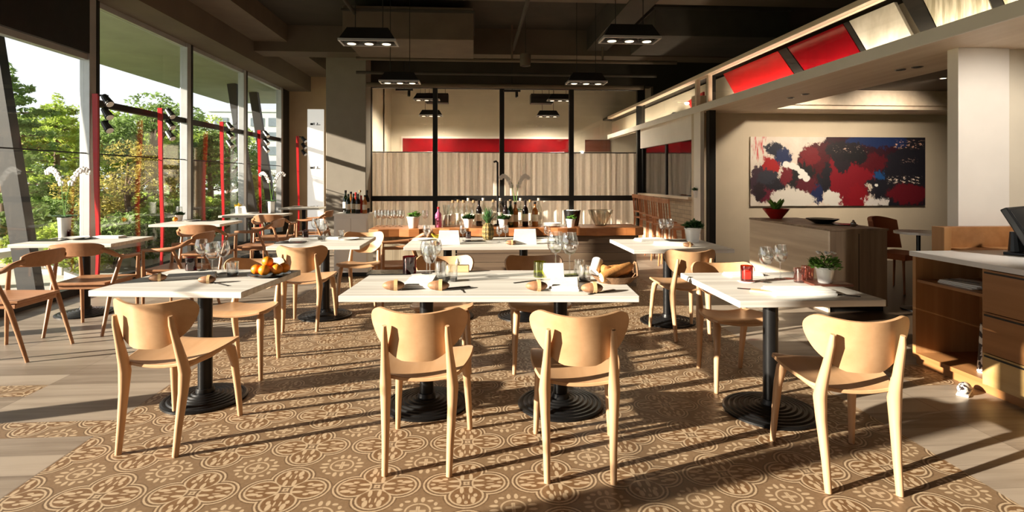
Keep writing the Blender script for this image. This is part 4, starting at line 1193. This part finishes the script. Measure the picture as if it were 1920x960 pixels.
def flower_pot(mat_leaf, pot=white_cer, seed=1, n=120, lr=.02, spread=.085, hgt=.10, flowers=False):
    def f():
        rnd = random.Random(seed)
        r_ = empty('potted_plant', (0, 0, 0))
        MB().lathe([(.036, 0), (.038, .004), (.050, .078), (.054, .080), (.054, .092), (.049, .092), (.046, .080), (.001, .080)], 24).build('pot', pot, r_, smooth=True)
        MB().lathe([(.045, .080), (.045, .084), (.001, .086)], 18).build('soil', soil, r_)
        b = MB()
        for k in range(n):
            a = rnd.random() * 2 * pi; q = sqrt(rnd.random()) * spread; h = .09 + hgt * rnd.random() * (1.1 - q / spread * .6)
            c = Vector((q * cos(a), q * sin(a), h)); s = lr * rnd.uniform(.7, 1.3)
            d = Vector((cos(a), sin(a), rnd.uniform(-.2, .7))).normalized(); e = d.cross(Vector((rnd.gauss(0, .4), rnd.gauss(0, .4), 1))).normalized(); nn = d.cross(e).normalized()
            o = len(b.v)
            for p_ in (c - d * s, c + e * s * .55 + nn * s * .15, c + d * s, c - e * s * .55 + nn * s * .15): b.v.append(tuple(p_))
            b.f.append((o, o + 1, o + 2, o + 3))
        build_nonorm(b, 'leaves', mat_leaf, r_)
        b = MB()
        for k in range(12):
            a = k * .55; b.tube([(0.01 * cos(a), 0.01 * sin(a), .084), (spread * .7 * cos(a), spread * .7 * sin(a), .09 + hgt * .55)], .0018, 5)
        b.build('stems', mat_leaf, r_)
        if flowers:
            b = MB()
            for k in range(9):
                a = k * 2.4; q = spread * .7 * sqrt((k + 1) / 9); b.ball((q * cos(a), q * sin(a), .10 + hgt * .9), .010, 8, 5, (1, 1, .6))
            b.build('blossoms', petal, r_)
        return r_
    return f
def bottle(mat, cap, lab=True, h=.31, r=.037):
    def f():
        r_ = empty('bottle', (0, 0, 0))
        MB().lathe([(r * .9, 0), (r, .006), (r, h * .60), (r * .85, h * .67), (.014, h * .78), (.0135, h * .93), (.0155, h * .94), (.0155, h * .96)], 18).build('glass_body', mat, r_, smooth=True)
        MB().lathe([(.0145, h * .90), (.016, h * .91), (.016, h), (.002, h)], 14).build('cap', cap, r_)
        if lab: MB().lathe([(r + .0006, h * .20), (r + .0006, h * .48)], 18).build('label', paper_label, r_, smooth=True)
        return r_
    return f
def orchid():
    r_ = empty('orchid_vase', (0, 0, 0)); rnd = random.Random(5)
    MB().lathe([(.048, 0), (.052, .006), (.060, .19), (.064, .20), (.064, .215), (.055, .215), (.05, .19), (.001, .18)], 24).build('vase', white_cer, r_, smooth=True)
    b = MB()
    for k in range(7):
        a = k * .9; b.sheet(lambda u, v, a=a: ((cos(a) * (.02 + .12 * v) - sin(a) * (u - .5) * .07 * sin(pi * (v * .9 + .08)), sin(a) * (.02 + .12 * v) + cos(a) * (u - .5) * .07 * sin(pi * (v * .9 + .08)), .20 + .10 * v - .07 * v * v), (0, 0, 1)), 4, 7, .004)
    b.build('leaves', leaf_dark, r_, smooth=True)
    for s in (-1, 1):
        pts = [(0, 0, .2), (s * .02, 0, .42), (s * .05, .02, .62), (s * .12, .04, .74), (s * .2, .05, .72)]
        stm = MB().tube(pts, .004, 6).build('stem', leaf_green, r_, smooth=True)
        for k in range(7):
            t = k / 6; x = s * (.05 + .16 * t); z = .60 + .15 * sin(t * 2.2) - .02
            b = MB()
            for q in range(5):
                a = q * 2 * pi / 5 + .3; b.ball((x + .018 * cos(a), .02 + .03 * t, z + .018 * sin(a)), .018, 8, 5, (1, .35, 1))
            b.build('blossom', petal, stm, smooth=True)
    return r_
TZ = .75
def on_table(x, y, mg=.10):
    best = None
    for cx, cy, w_, d_, rz in TABLES:
        lx = (x - cx) * cos(rz) + (y - cy) * sin(rz); ly = -(x - cx) * sin(rz) + (y - cy) * cos(rz)
        qx = max(-w_ / 2 + mg, min(w_ / 2 - mg, lx)); qy = max(-d_ / 2 + mg, min(d_ / 2 - mg, ly))
        dd = (qx - lx) ** 2 + (qy - ly) ** 2
        if best is None or dd < best[0]: best = (dd, cx + qx * cos(rz) - qy * sin(rz), cy + qx * sin(rz) + qy * cos(rz))
    return best[1], best[2]
def item(kind, maker, px, py, rz, label, cat, z=TZ, group=None, scale=None):
    x, y = P(px, py, z)
    x, y = on_table(x, y, .06 if kind not in ('napkin', 'stand', 'slate', 'plate') else .11)
    return place(kind, maker, (x, y, z), radians(rz), label, cat, group, scale)
wg = lambda px, py, lab, z=TZ, s=None: item('wine', wine_glass, px, py, 0, lab, 'wine glass', z, 'wine glasses', s)

# --- front left table
item('purple', tumbler(purple_glass), 370, 504, 0, 'dark red tumbler on the front left table', 'tumbler')
wg(398, 518, 'left wine glass on the front left table')
wg(418, 512, 'wine glass on the front left table right of its twin')
wg(405, 500, 'rear wine glass on the front left table')
item('dark_t', tumbler(glass, True), 436, 517, 0, 'clear tumbler with dark base on the front left table', 'tumbler')
item('napkin', napkin_m, 360, 520, 20, 'white folded napkin on the front left table', 'napkin', group='folded napkins')
item('roll', bread_roll, 296, 527, 20, 'brown leather cutlery roll at the left corner of the front left table', 'cutlery roll', group='brown leather cutlery rolls')
item('roll', bread_roll, 388, 531, 10, 'brown leather cutlery roll right of the napkin on the front left table', 'cutlery roll', group='brown leather cutlery rolls')
item('fork', fork_m, 412, 533, 50, 'dark fork in front of the wine glasses, front left table', 'fork', group='forks')
item('knife', knife_m, 318, 523, -60, 'dark knife next to the leftmost cutlery roll', 'knife', group='knives')
tx0, ty0 = P(506, 516, TZ)
tr = empty('fruit_tray', (tx0, ty0, TZ), radians(-6), 'black tray under the oranges on the front left table', 'tray')
MB().lathe([(.10, 0), (.13, .008), (.135, .012), (.125, .012), (.10, .006), (.001, .006)], 32).build('dish', black_cer, tr, smooth=True)
olab = ['frontmost', 'left', 'right', 'rear left', 'rear right', 'topmost']
opos = [(-.015, -.058, .040), (-.078, -.015, .040), (.055, -.028, .040), (.012, .042, .040), (.078, .040, .040), (-.015, 0.002, .088)]
def orange_m():
    r_ = empty('orange', (0, 0, 0))
    MB().ball((0, 0, 0), .036, 20, 12, (1, 1, .93)).build('fruit', orange_skin, r_, smooth=True)
    MB().lathe([(.004, .031), (.003, .036)], 8).build('stem_scar', leaf_green, r_)
    return r_
for i, (dx, dy, dz) in enumerate(opos):
    place('orange', orange_m, (tx0 + dx, ty0 + dy, TZ + dz + .002), i * 1.1, 'orange fruit, the %s one in the heap on the front left table' % olab[i], 'orange', 'oranges')

# --- long centre table
item('purple', tumbler(purple_glass), 768, 512, 0, 'dark purple tumbler at the left of the long centre table', 'tumbler', scale=1.25)
wg(800, 513, 'leftmost wine glass on the long centre table')
wg(818, 508, 'wine glass behind the clear tumbler on the long centre table')
wg(806, 526, 'wine glass nearest the left white napkin on the long centre table')
item('dark_t', tumbler(glass, True), 846, 527, 0, 'clear tumbler with dark base at the left of the long centre table', 'tumbler', scale=1.1)
item('napkin', napkin_m, 788, 532, 88, 'white folded napkin at the left place of the long centre table', 'napkin', group='folded napkins', scale=1.15)
item('roll', bread_roll, 738, 544, 5, 'brown leather cutlery roll left of the left napkin, long centre table', 'cutlery roll', group='brown leather cutlery rolls', scale=1.25)
item('roll', bread_roll, 822, 544, 0, 'brown leather cutlery roll right of the left napkin, long centre table', 'cutlery roll', group='brown leather cutlery rolls', scale=1.25)
item('fork', fork_m, 852, 540, -70, 'dark fork right of the left place on the long centre table', 'fork', group='forks')
item('fork', fork_m, 868, 546, 10, 'short dark fork beside the left place, nearest the table edge', 'fork', group='forks', scale=.5)
item('candlebox', lambda: (lambda r_: (MB().box(-.08, .08, -.03, .03, 0, .045).build('body', light_board, r_, bevel=.006), MB().lathe([(.012, .045), (.016, .06), (.004, .09)], 12).build('knob', white_cer, r_), r_)[-1])(empty('butter_dish', (0, 0, 0))), 858, 509, 0, 'cream butter dish with knob behind the clear tumbler', 'butter dish')
item('slate', slate_m, 748, 497, 0, 'black slate board at the far left of the long centre table', 'board')
item('lime', tumbler(lime_glass, True), 1012, 519, 0, 'yellow-green tumbler on the long centre table', 'tumbler', scale=1.1)
item('stand', napkin_stand, 1038, 521, 0, 'small white standing napkin beside the yellow-green tumbler', 'napkin', group='standing white napkins', scale=.72)
wg(1042, 514, 'left of the two tall wine glasses on the long centre table', s=1.3)
wg(1068, 517, 'right of the two tall wine glasses on the long centre table', s=1.3)
item('dark_t', tumbler(glass, True), 1096, 527, 0, 'clear tumbler with dark base next to the bread basket', 'tumbler', scale=1.05)
item('napkin', napkin_m, 1058, 536, 80, 'white folded napkin at the right place of the long centre table', 'napkin', group='folded napkins', scale=1.15)
item('roll', bread_roll, 1006, 545, 0, 'brown leather cutlery roll left of the right napkin, long centre table', 'cutlery roll', group='brown leather cutlery rolls', scale=1.25)
item('roll', bread_roll, 1110, 549, 0, 'brown leather cutlery roll right of the right napkin, long centre table', 'cutlery roll', group='brown leather cutlery rolls', scale=1.25)
item('knife', knife_m, 1128, 548, -55, 'dark knife pointing to the bread basket', 'knife', group='knives')
item('knife', knife_m, 990, 528, -60, 'thin knife in front of the yellow-green tumbler', 'knife', group='knives')
bx, by = P(1152, 528, TZ)
bk_ = empty('bread_basket', (bx, by, TZ), 0, 'shallow wicker basket of bread at the right end of the long centre table', 'basket')
MB().lathe([(.10, 0), (.13, .030), (.145, .045), (.138, .045), (.10, .010), (.001, .008)], 32).build('bowl', wicker, bk_, smooth=True)
hp = [(.13 + .0 * k, .05 * cos(pi * k / 8), .035 + .085 * sin(pi * k / 8)) for k in range(9)]
MB().tube(hp, .007, 8).build('handle', wicker, bk_, smooth=True)
def baguette(loc, rot, L, label, cut=True):
    r_ = empty('bread_loaf', loc, 0, label, 'bread', 'breads in the basket'); r_.rotation_euler = rot
    MB().tube([(-L / 2, 0, 0), (-L * .45, 0, 0), (0, 0, .004), (L * .4, 0, 0), (L / 2, 0, 0)], [.030 if cut else .012, .032, .034, .028, .010], 14, sy=.85).build('crust', bread_mat, r_, smooth=True)
    if cut: MB().tube([(-L / 2 - .002, 0, 0), (-L / 2 + .001, 0, 0)], .027, 14, sy=.85).build('crumb', crumb_mat, r_)
baguette((bx + .005, by - .055, TZ + .072), (0, radians(-14), radians(22)), .24, 'cut baguette lying across the front of the bread basket')
baguette((bx - .06, by + .03, TZ + .062), (0, radians(6), radians(100)), .13, 'round brown loaf at the left of the bread basket', False)
baguette((bx + .03, by + .045, TZ + .060), (0, 0, radians(10)), .17, 'dark loaf at the back of the bread basket', False)
nr = MB().tube([(-.05, 0, 0), (.05, 0, .0)], [.030, .034], 16).build('rolled_napkin', white_cloth, loc=(bx - .105, by + .045, TZ + .085), smooth=True); nr.rotation_euler = (0, radians(-40), radians(60)); tag(nr, 'white rolled napkin sticking out of the bread basket', 'napkin')

# --- right table
item('coaster', lambda: MB().lathe([(.048, 0), (.05, .002), (.05, .006), (.001, .006)], 24).build('coaster', white_cer), 1400, 528, 0, 'white coaster under the amber candle glass', 'coaster')
item('amber', tumbler(amber_glass, False, .095, .036, True), 1400, 527, 0, 'amber candle glass with glowing light on the front right table', 'candle glass', TZ + .006)
wg(1436, 529, 'left of the two wine glasses on the front right table')
wg(1463, 523, 'right of the two wine glasses on the front right table')
item('pink', tumbler(pink_glass, False, .085), 1500, 529, 0, 'left pink faceted tumbler on the front right table', 'tumbler')
item('pink', tumbler(pink_glass, False, .085), 1514, 524, 0, 'right pink faceted tumbler half behind its twin', 'tumbler')
tbx, tby = P(1553, 534, TZ)
o = MB().box(-.115, .115, -.06, .06, 0, .014).build('wooden_tray', dark_board, loc=(tbx, tby, TZ), rz=radians(-4), bevel=.003); tag(o, 'dark red wooden tray under the green potted plant', 'tray')
place('pot1', flower_pot(leaf_green, flowers=True, n=260, lr=.016, spread=.088, hgt=.085), (tbx - .02, tby, TZ + .014), 0, 'leafy green plant in white pot on the front right table', 'potted plant', 'potted plants', 1.0)
item('napkin', napkin_m, 1497, 549, -4, 'white folded napkin in front of the pink tumblers', 'napkin', group='folded napkins', scale=1.2)
item('knifebox', lambda: MB().box(-.075, .075, -.022, .022, 0, .012).build('wooden_rest', light_board, bevel=.003), 1440, 550, -38, 'pale wooden cutlery rest on the front right table', 'cutlery rest', scale=1.2)
item('fork', fork_m, 1575, 553, 55, 'dark fork at the right edge of the front right table', 'fork', group='forks')
item('knife', knife_m, 1420, 544, 60, 'dark knife beside the pale wooden rest', 'knife', group='knives')
item('napkin', napkin_m, 1382, 512, 5, 'white folded napkin at the far side of the front right table', 'napkin', group='folded napkins', scale=.8)

# --- pineapple table
item('stand', napkin_stand, 842, 459, 0, 'left tall white standing napkin on the pineapple table', 'napkin', group='standing white napkins', scale=1.05)
item('stand', napkin_stand, 985, 459, 0, 'right tall white standing napkin on the pineapple table', 'napkin', group='standing white napkins', scale=1.15)
def pineapple():
    r_ = empty('pineapple', (0, 0, 0))
    MB().lathe([(.03, 0), (.052, .015), (.062, .06), (.062, .11), (.050, .155), (.025, .175)], 26).build('fruit', pine_mat, r_, smooth=True)
    b = MB(); rnd = random.Random(2)
    for k in range(34):
        a = k * 2.4; q = k / 34; L = .07 + .11 * q; out = .075 * (1 - q) + .018
        def fn(u, v, a=a, L=L, out=out):
            w_ = .011 * (1 - v) ** .8 + .0008
            r0 = .012 + out * v ** 1.4
            return (cos(a) * r0 - sin(a) * (u - .5) * 2 * w_, sin(a) * r0 + cos(a) * (u - .5) * 2 * w_, .168 + L * v), (cos(a), sin(a), -.3)
        b.sheet(fn, 2, 4, .002)
    b.build('crown_leaves', leaf_dark, r_)
    return r_
item('pine', pineapple, 915, 450, 0, 'pineapple with green crown standing on the middle table', 'pineapple')
for i, (px, py, rz, lab) in enumerate(((790, 450, 20, 'white plate at the left end of the pineapple table'), (1040, 452, 0, 'white plate at the right end of the pineapple table'))):
    item('plate', plate_m, px, py, rz, lab, 'plate', group='white plates', scale=.8)
item('slate', slate_m, 888, 452, 10, 'black slate board left of the pineapple', 'board', scale=.8)
item('slate', slate_m, 1008, 447, 0, 'black slate board right of the right standing napkin', 'board', scale=.8)
wg(868, 455, 'wine glass between the left standing napkin and the pineapple', s=.8)
wg(1026, 456, 'wine glass at the right end of the pineapple table', s=.8)
item('roll', bread_roll, 958, 459, 0, 'brown leather cutlery roll right of the pineapple', 'cutlery roll', group='brown leather cutlery rolls')
item('roll', bread_roll, 815, 461, 0, 'brown leather cutlery roll at the front of the pineapple table, left', 'cutlery roll', group='brown leather cutlery rolls')
def banana():
    pts = [(-.06 + .12 * k / 8, 0, .018 + .03 * ((k / 8 - .5) * 2) ** 2) for k in range(9)]
    return MB().tube(pts, [.006, .012, .016, .017, .018, .017, .016, .012, .005], 10).build('banana', banana_mat, smooth=True)
item('banana', banana, 822, 443, 30, 'yellow banana behind the left standing napkin', 'banana')

wg(800, 458, 'wine glass left of the left standing napkin on the pineapple table', s=.85)
wg(936, 455, 'left of two small wine glasses right of the pineapple', s=.75)
wg(948, 452, 'right of two small wine glasses right of the pineapple', s=.75)
item('purple', tumbler(purple_glass), 878, 447, 0, 'dark red tumbler behind the left slate board, pineapple table', 'tumbler', scale=.8)
item('dark_t', tumbler(glass, True), 1052, 458, 0, 'clear tumbler with dark base at the right end of the pineapple table', 'tumbler', scale=.9)
item('glass_t', tumbler(glass, False, .10), 826, 521, 0, 'plain clear tumbler left of the dark based tumbler, long centre table', 'tumbler', scale=1.0)
item('glass_t', tumbler(glass, False, .10), 1086, 516, 0, 'plain clear tumbler behind the dark based tumbler by the bread basket', 'tumbler', scale=1.0)
# --- right middle table
item('pot2', flower_pot(leaf_dark, seed=4, n=160, lr=.022, spread=.06, hgt=.05), 1299, 453, 0, 'dark green plant in large white pot on the table by the black post', 'potted plant', group='potted plants', scale=1.55)
item('napkin', napkin_m, 1208, 447, 15, 'white folded napkin at the far left of the table by the black post', 'napkin', group='folded napkins')
item('napkin', napkin_m, 1258, 459, -12, 'white folded napkin near the chair at the table by the black post', 'napkin', group='folded napkins', scale=1.1)
wg(1232, 446, 'left wine glass on the table by the black post')
wg(1252, 448, 'right wine glass on the table by the black post')
item('slate', slate_m, 1272, 452, 0, 'black slate board on the table by the black post', 'board', scale=.8)
item('roll', bread_roll, 1290, 463, 0, 'brown leather cutlery roll on the table by the black post', 'cutlery roll', group='brown leather cutlery rolls')

# --- middle left table
wg(592, 448, 'left wine glass on the middle left table')
wg(606, 452, 'right wine glass on the middle left table')
item('napkin', napkin_m, 570, 450, 15, 'white folded napkin on the middle left table, left', 'napkin', group='folded napkins')
item('napkin', napkin_m, 618, 447, -15, 'white folded napkin on the middle left table, right', 'napkin', group='folded napkins')
item('purple', tumbler(purple_glass), 580, 443, 0, 'dark red tumbler on the middle left table', 'tumbler', scale=.9)
item('slate', slate_m, 545, 455, 0, 'black slate board on the middle left table', 'board')
item('plate', plate_m, 655, 449, 0, 'white plate at the right end of the middle left table', 'plate', group='white plates', scale=.8)
item('dark_t', tumbler(glass, True), 640, 446, 0, 'clear tumbler with dark base on the middle left table', 'tumbler', scale=.9)

# --- window tables
item('orch', orchid, 88, 441, 0, 'white orchid in tall white vase on the nearest window table', 'orchid', group='orchids in white vases')
item('slate', slate_m, 95, 451, 0, 'black slate board left of the plate on the orchid table', 'board')
item('slate', slate_m, 143, 447, 0, 'black slate board under the white plate on the orchid table', 'board', scale=1.3)
item('plate', plate_m, 143, 447, 0, 'white plate on the orchid table', 'plate', z=TZ + .0104, group='white plates', scale=.9)
item('amber2', tumbler(amber_glass, False, .07), 116, 443, 0, 'amber tumbler beside the orchid vase', 'tumbler')
wg(128, 440, 'left wine glass on the orchid table', s=.9)
wg(138, 438, 'right wine glass on the orchid table', s=.9)
item('purple', tumbler(purple_glass), 161, 440, 0, 'dark red tumbler on the orchid table', 'tumbler', scale=.9)
item('napkin', napkin_m, 205, 446, 0, 'white folded napkin at the right end of the orchid table', 'napkin', group='folded napkins')
item('slate', slate_m, 212, 441, 0, 'black slate board at the right end of the orchid table', 'board')
item('plate', plate_m, 362, 414, 0, 'white plate on the window table by the drape', 'plate', group='white plates')
item('slate', slate_m, 398, 412, 0, 'black slate board on the window table by the drape', 'board')
item('orange', orange_m, 322, 411, 0, 'orange fruit on the window table by the drape', 'orange', group='oranges', z=TZ + .034)
item('pot2', flower_pot(leaf_dark), 313, 412, 0, 'small green potted plant on the window table by the drape', 'potted plant', group='potted plants')
wg(340, 411, 'left wine glass on the window table by the drape')
wg(350, 412, 'right wine glass on the window table by the drape')
item('yellow', flower_pot(MATS['yellow_fruit'], seed=8, n=60, lr=.022, spread=.05, hgt=.07), 447, 397, 0, 'yellow flowers in white pot on the far window table', 'potted plant', group='potted plants', scale=1.2)
item('orch', orchid, 530, 396, 1, 'white orchid in white vase on the farther window table', 'orchid', group='orchids in white vases')
item('plate', plate_m, 492, 397, 0, 'white plate on the yellow flower table', 'plate', group='white plates')
item('slate', slate_m, 512, 398, 0, 'black slate board on the yellow flower table', 'board')
item('plate', plate_m, 562, 387, 0, 'white plate on the farthest window table', 'plate', group='white plates')
item('stand', napkin_stand, 470, 397, 0, 'white standing napkin on the yellow flower table', 'napkin', group='standing white napkins')

# --- on the buffet
def on_buffet(kind, maker, px, Y, label, cat, group=None, scale=None, rz=0):
    return place(kind, maker, (XatY(px, Y), Y, BZ), rz, label, cat, group, scale)
for i, px in enumerate((707, 719, 731, 742, 753, 797)):
    on_buffet('wine', wine_glass, px, 7.28, 'wine glass on the buffet, the %s from the left in the row' % ordn[i], 'wine glass', 'wine glasses', 1.0)
for i, px in enumerate((713, 725, 737, 749)):
    on_buffet('wine', wine_glass, px, 7.42, 'wine glass in the back row on the buffet, the %s from the left' % ordn[i], 'wine glass', 'wine glasses', 1.0)
on_buffet('pot3', flower_pot(leaf_green, seed=9, n=50, lr=.024, spread=.05, hgt=.05), 775, 7.15, 'green plant in small white pot at the left of the buffet', 'potted plant', 'potted plants', 1.55)
on_buffet('bpink', bottle(bottle_pink, bottlecap_red, False, .26, .042), 822, 7.2, 'pink and purple bottle at the left of the buffet', 'bottle', 'bottles on the buffet')
vase = on_buffet('vaset', lambda: (lambda r_: (MB().lathe([(.045, 0), (.05, .01), (.042, .2), (.05, .28), (.046, .28), (.038, .2), (.046, .012), (.001, .012)], 20).build('glass_wall', bottle_clear, r_, smooth=True), MB().lathe([(.044, .013), (.040, .15), (.001, .15)], 20).build('water', white_cer, r_), r_)[-1])(empty('glass_carafe', (0, 0, 0))), 837, 7.3, 'pale glass carafe next to the pink bottle', 'carafe')
bt = {'clear': bottle(bottle_clear, cork), 'clear2': bottle(bottle_clear, paper_label, True, .33), 'green': bottle(bottle_green, bottle_dark), 'dark': bottle(bottle_dark, bottle_dark), 'amber': bottle(bottle_amber, bottle_dark, True, .29), 'red': bottle(bottle_red, bottlecap_red, False, .28)}
names_b = {'clear': 'clear bottle with cork', 'clear2': 'tall clear bottle with pale cap', 'green': 'green glass bottle', 'dark': 'dark wine bottle', 'amber': 'amber bottle', 'red': 'red bottle'}
blist = [('clear', 849, 7.3), ('clear', 859, 7.45), ('clear', 869, 7.3), ('clear2', 878, 7.45), ('dark', 898, 7.35), ('clear', 888, 7.28), ('clear2', 906, 7.48), ('clear', 925, 7.45), ('dark', 948, 7.2), ('clear2', 938, 7.42), ('clear', 957, 7.42), ('amber', 966, 7.25), ('clear2', 976, 7.42), ('dark', 985, 7.25), ('clear', 994, 7.4), ('green', 957, 7.15), ('amber', 1003, 7.28), ('clear2', 1010, 7.45)]
blist.sort(key=lambda b: b[1])
for i, (k, px, Y) in enumerate(blist):
    on_buffet('b_' + k, bt[k], px, Y, '%s, the %s from the left in the buffet bottle cluster' % (names_b[k], ordn[i]), 'bottle', 'bottles on the buffet', 1.1)
def bucket():
    r_ = empty('ice_bucket', (0, 0, 0))
    MB().lathe([(.075, 0), (.08, .005), (.115, .20), (.118, .205), (.110, .205), (.075, .012), (.001, .012)], 28).build('bucket_wall', black_cer, r_, smooth=True)
    b = MB()
    for k in range(16):
        a = k * 2.4; q = .085 * sqrt(k / 16); b.ball((q * cos(a), q * sin(a), .19), .022, 8, 5)
    o = b.build('ice', white_cer, r_); o['kind'] = 'stuff'
    return r_
on_buffet('bucket', bucket, 1073, 7.3, 'black ice bucket filled with ice on the buffet', 'ice bucket')
on_buffet('pot3', flower_pot(leaf_green), 1070, 7.1, 'green plant in small white pot before the black ice bucket', 'potted plant', 'potted plants', 1.15)
on_buffet('bowl', lambda: MB().lathe([(.07, 0), (.075, .01), (.155, .16), (.165, .21), (.160, .21), (.148, .16), (.07, .016), (.001, .014)], 30).build('punch_bowl', bottle_clear, smooth=True), 1126, 7.3, 'large clear glass bowl at the right of the buffet', 'bowl')
for i in range(4):
    place('plate', plate_m, (XatY(1035, 7.2), 7.2, BZ + i * .011), 0, 'white plate in the stack on the buffet, ' + ('bottom one', 'second from the bottom', 'second from the top', 'top one')[i], 'plate', 'white plates', .9)
on_buffet('wpot', flower_pot(leaf_dark), 878, 7.05, 'dark leafed plant in white pot before the bottle cluster', 'potted plant', 'potted plants', 1.3) if False else place('pot2', flower_pot(leaf_dark), (XatY(878, 7.12), 7.12, BZ), 0, 'dark leafed plant in white pot before the bottle cluster', 'potted plant', 'potted plants', 1.25)
place('pot2', flower_pot(leaf_dark), (XatY(944, 7.05), 7.08, BZ), 1, 'dark leafed plant in white pot right behind the pineapple', 'potted plant', 'potted plants', 1.2)
ox = XatY(966, 7.5)
place('orch', orchid, (ox, 7.47, BZ), .2, 'white orchid in white vase among the buffet bottles', 'orchid', 'orchids in white vases', .9)
def tap():
    r_ = empty('arched_lamp', (0, 0, 0))
    MB().lathe([(.05, 0), (.05, .012), (.012, .02)], 18).build('base', black_iron, r_)
    MB().tube([(0, 0, .015), (0, 0, .78), (.0, -.01, .83), (-.02, -.03, .85), (-.05, -.05, .84)], .013, 8).build('pole', black_iron, r_, smooth=True)
    return r_
on_buffet('tap', tap, 933, 7.42, 'slim black arched pole rising from the buffet', 'pole')
for i, (px, py, k) in enumerate(((1020, 428, 'pinkw'),)):
    pass

# bottles on the white cabinet
for i, (k, px, Y) in enumerate((('green', 648, 8.3), ('amber', 658, 8.32), ('red', 667, 8.33), ('clear', 675, 8.34), ('dark', 688, 8.28))):
    place('b_' + k, bt[k], (XatY(px, Y), Y, WCZ), 0, 'bottle in the back row on the low white cabinet, ' + ('leftmost, green', 'second, amber', 'third, red', 'fourth, clear', 'rightmost, dark')[i], 'bottle', 'bottles on the white cabinet', 1.05)
cb = [('green', 653, 8.1), ('green', 663, 8.2), ('dark', 671, 8.1), ('red', 677, 8.22), ('amber', 684, 8.1)]
cb2 = ['leftmost, green', 'second from left, green', 'middle, dark', 'fourth from left, red', 'rightmost, amber']
for i, (k, px, Y) in enumerate(cb):
    place('b_' + k, bt[k], (XatY(px, Y), Y, WCZ), 0, 'bottle on the low white cabinet, %s' % cb2[i], 'bottle', 'bottles on the white cabinet', .9)
cr = empty('wooden_crate', (XatY(706, 7.3), 7.55, 0), 0, 'x', 'crate')
bpy.data.objects.remove(cr)

# sideboard top
bx_, by_ = P(1455, 410, SZ)
bx_ = max(bx_, 3.80)
rb = empty('red_bowl', (bx_, by_, SZ), 0, 'red bowl with a green plant on the pale sideboard', 'bowl')
MB().lathe([(.07, 0), (.075, .01), (.155, .115), (.162, .13), (.153, .13), (.07, .02), (.001, .02)], 30).build('bowl', red_cer, rb, smooth=True)
b = MB(); rnd = random.Random(6)
for k in range(14):
    a = rnd.uniform(0, 6.28); L = rnd.uniform(.10, .26)
    def fn(u, v, a=a, L=L):
        w_ = .032 * sin(pi * min(1, v * .92 + .06)); r0 = L * .55 * v
        return (cos(a) * r0 - sin(a) * (u - .5) * 2 * w_, sin(a) * r0 + cos(a) * (u - .5) * 2 * w_, .08 + L * v - .05 * v * v), (cos(a), sin(a), -.8)
    b.sheet(fn, 3, 6, .003)
b.build('leaves', leaf_green, rb, smooth=True)
MB().lathe([(.13, .08), (.13, .10), (.001, .105)], 20).build('soil', soil, rb)
dx_, dy_ = P(1542, 419, SZ); 
dd = MB().lathe([(.08, 0), (.09, .008), (.17, .05), (.175, .058), (.165, .056), (.08, .018), (.001, .016)], 32).build('black_dish', black_cer, loc=(max(dx_, 3.86), dy_, SZ), smooth=True); tag(dd, 'wide shallow black dish on the pale sideboard', 'dish')
o = MB().lathe([(.02, 0), (.028, .01), (.028, .04), (.01, .06), (.012, .07), (.002, .075)], 16).build('salt_shaker', steel, loc=(P(1600, 425, SZ)[0], P(1600, 425, SZ)[1], SZ), smooth=True); tag(o, 'small steel shaker on the pale sideboard', 'shaker')
o = MB().lathe([(.12, 0), (.13, .006), (.135, .012), (.001, .010)], 28).build('black_tray', black_cer, loc=(4.12, 6.0, SZ)); tag(o, 'flat dark tray at the right end of the pale sideboard', 'tray')
# sill pot
place('pot2', flower_pot(leaf_dark), (HX + .0, YatX(1313, HX) + .12, 1.07), 0, 'small white pot on the sill of the dark window', 'potted plant', 'potted plants', 1.3)

# station shelf contents
for i in range(3):
    o = place('tray_s', lambda: MB().box(-.10, .10, -.14, .14, 0, .008).build('menu_card', white_cer, bevel=.002), (3.26 + .16 + .01 * i, 3.95 + (y_mid + y_far) / 2, .635 + i * .009), radians(6 * i), 'white menu card in the station shelf stack, %s' % ('bottom', 'middle', 'top')[i], 'menu', 'menu cards')
place('fork', fork_m, (3.40, 3.95 + (y_mid + y_far) / 2 + .01, .664), radians(20), 'fork lying on the menu cards in the station', 'fork', 'forks')
bs = empty('patterned_bag', (3.42, 3.95 + y_mid + .12, .09), 0, 'black and white patterned bag inside the open station', 'bag')
m, bb = newmat('black_white_print'); nn = noise(coords('Object'), 30, 2); setcol(bb, mixc(ramp01(nn, .48, .52), (.03, .02, .02), (.75, .72, .68)))
def bag(u, v):
    a = u * 2 * pi; r0 = .07 * (1 - .25 * v) * (1 + .08 * sin(5 * a))
    return (r0 * cos(a), r0 * sin(a), v * .32), (cos(a), sin(a), .1)
MB().sheet(bag, 30, 8, .005).build('bag_body', m, bs, smooth=True)
MB().tube([(0, -.05, .3), (0, -.03, .38), (0, .03, .38), (0, .05, .3)], .005, 6).build('handle', m, bs)
fx_, fy_ = P(1808, 738, 0)
fs = empty('patterned_shoe', (fx_, fy_, 0), radians(40), 'small black and white patterned shoe on the floor by the station', 'shoe')
MB().ball((0, 0, .035), .05, 16, 10, (1.7, .75, .7)).build('upper', m, fs, smooth=True)
MB().box(-.08, .08, -.033, .033, 0, .014).build('sole', white_cer, fs, bevel=.006)
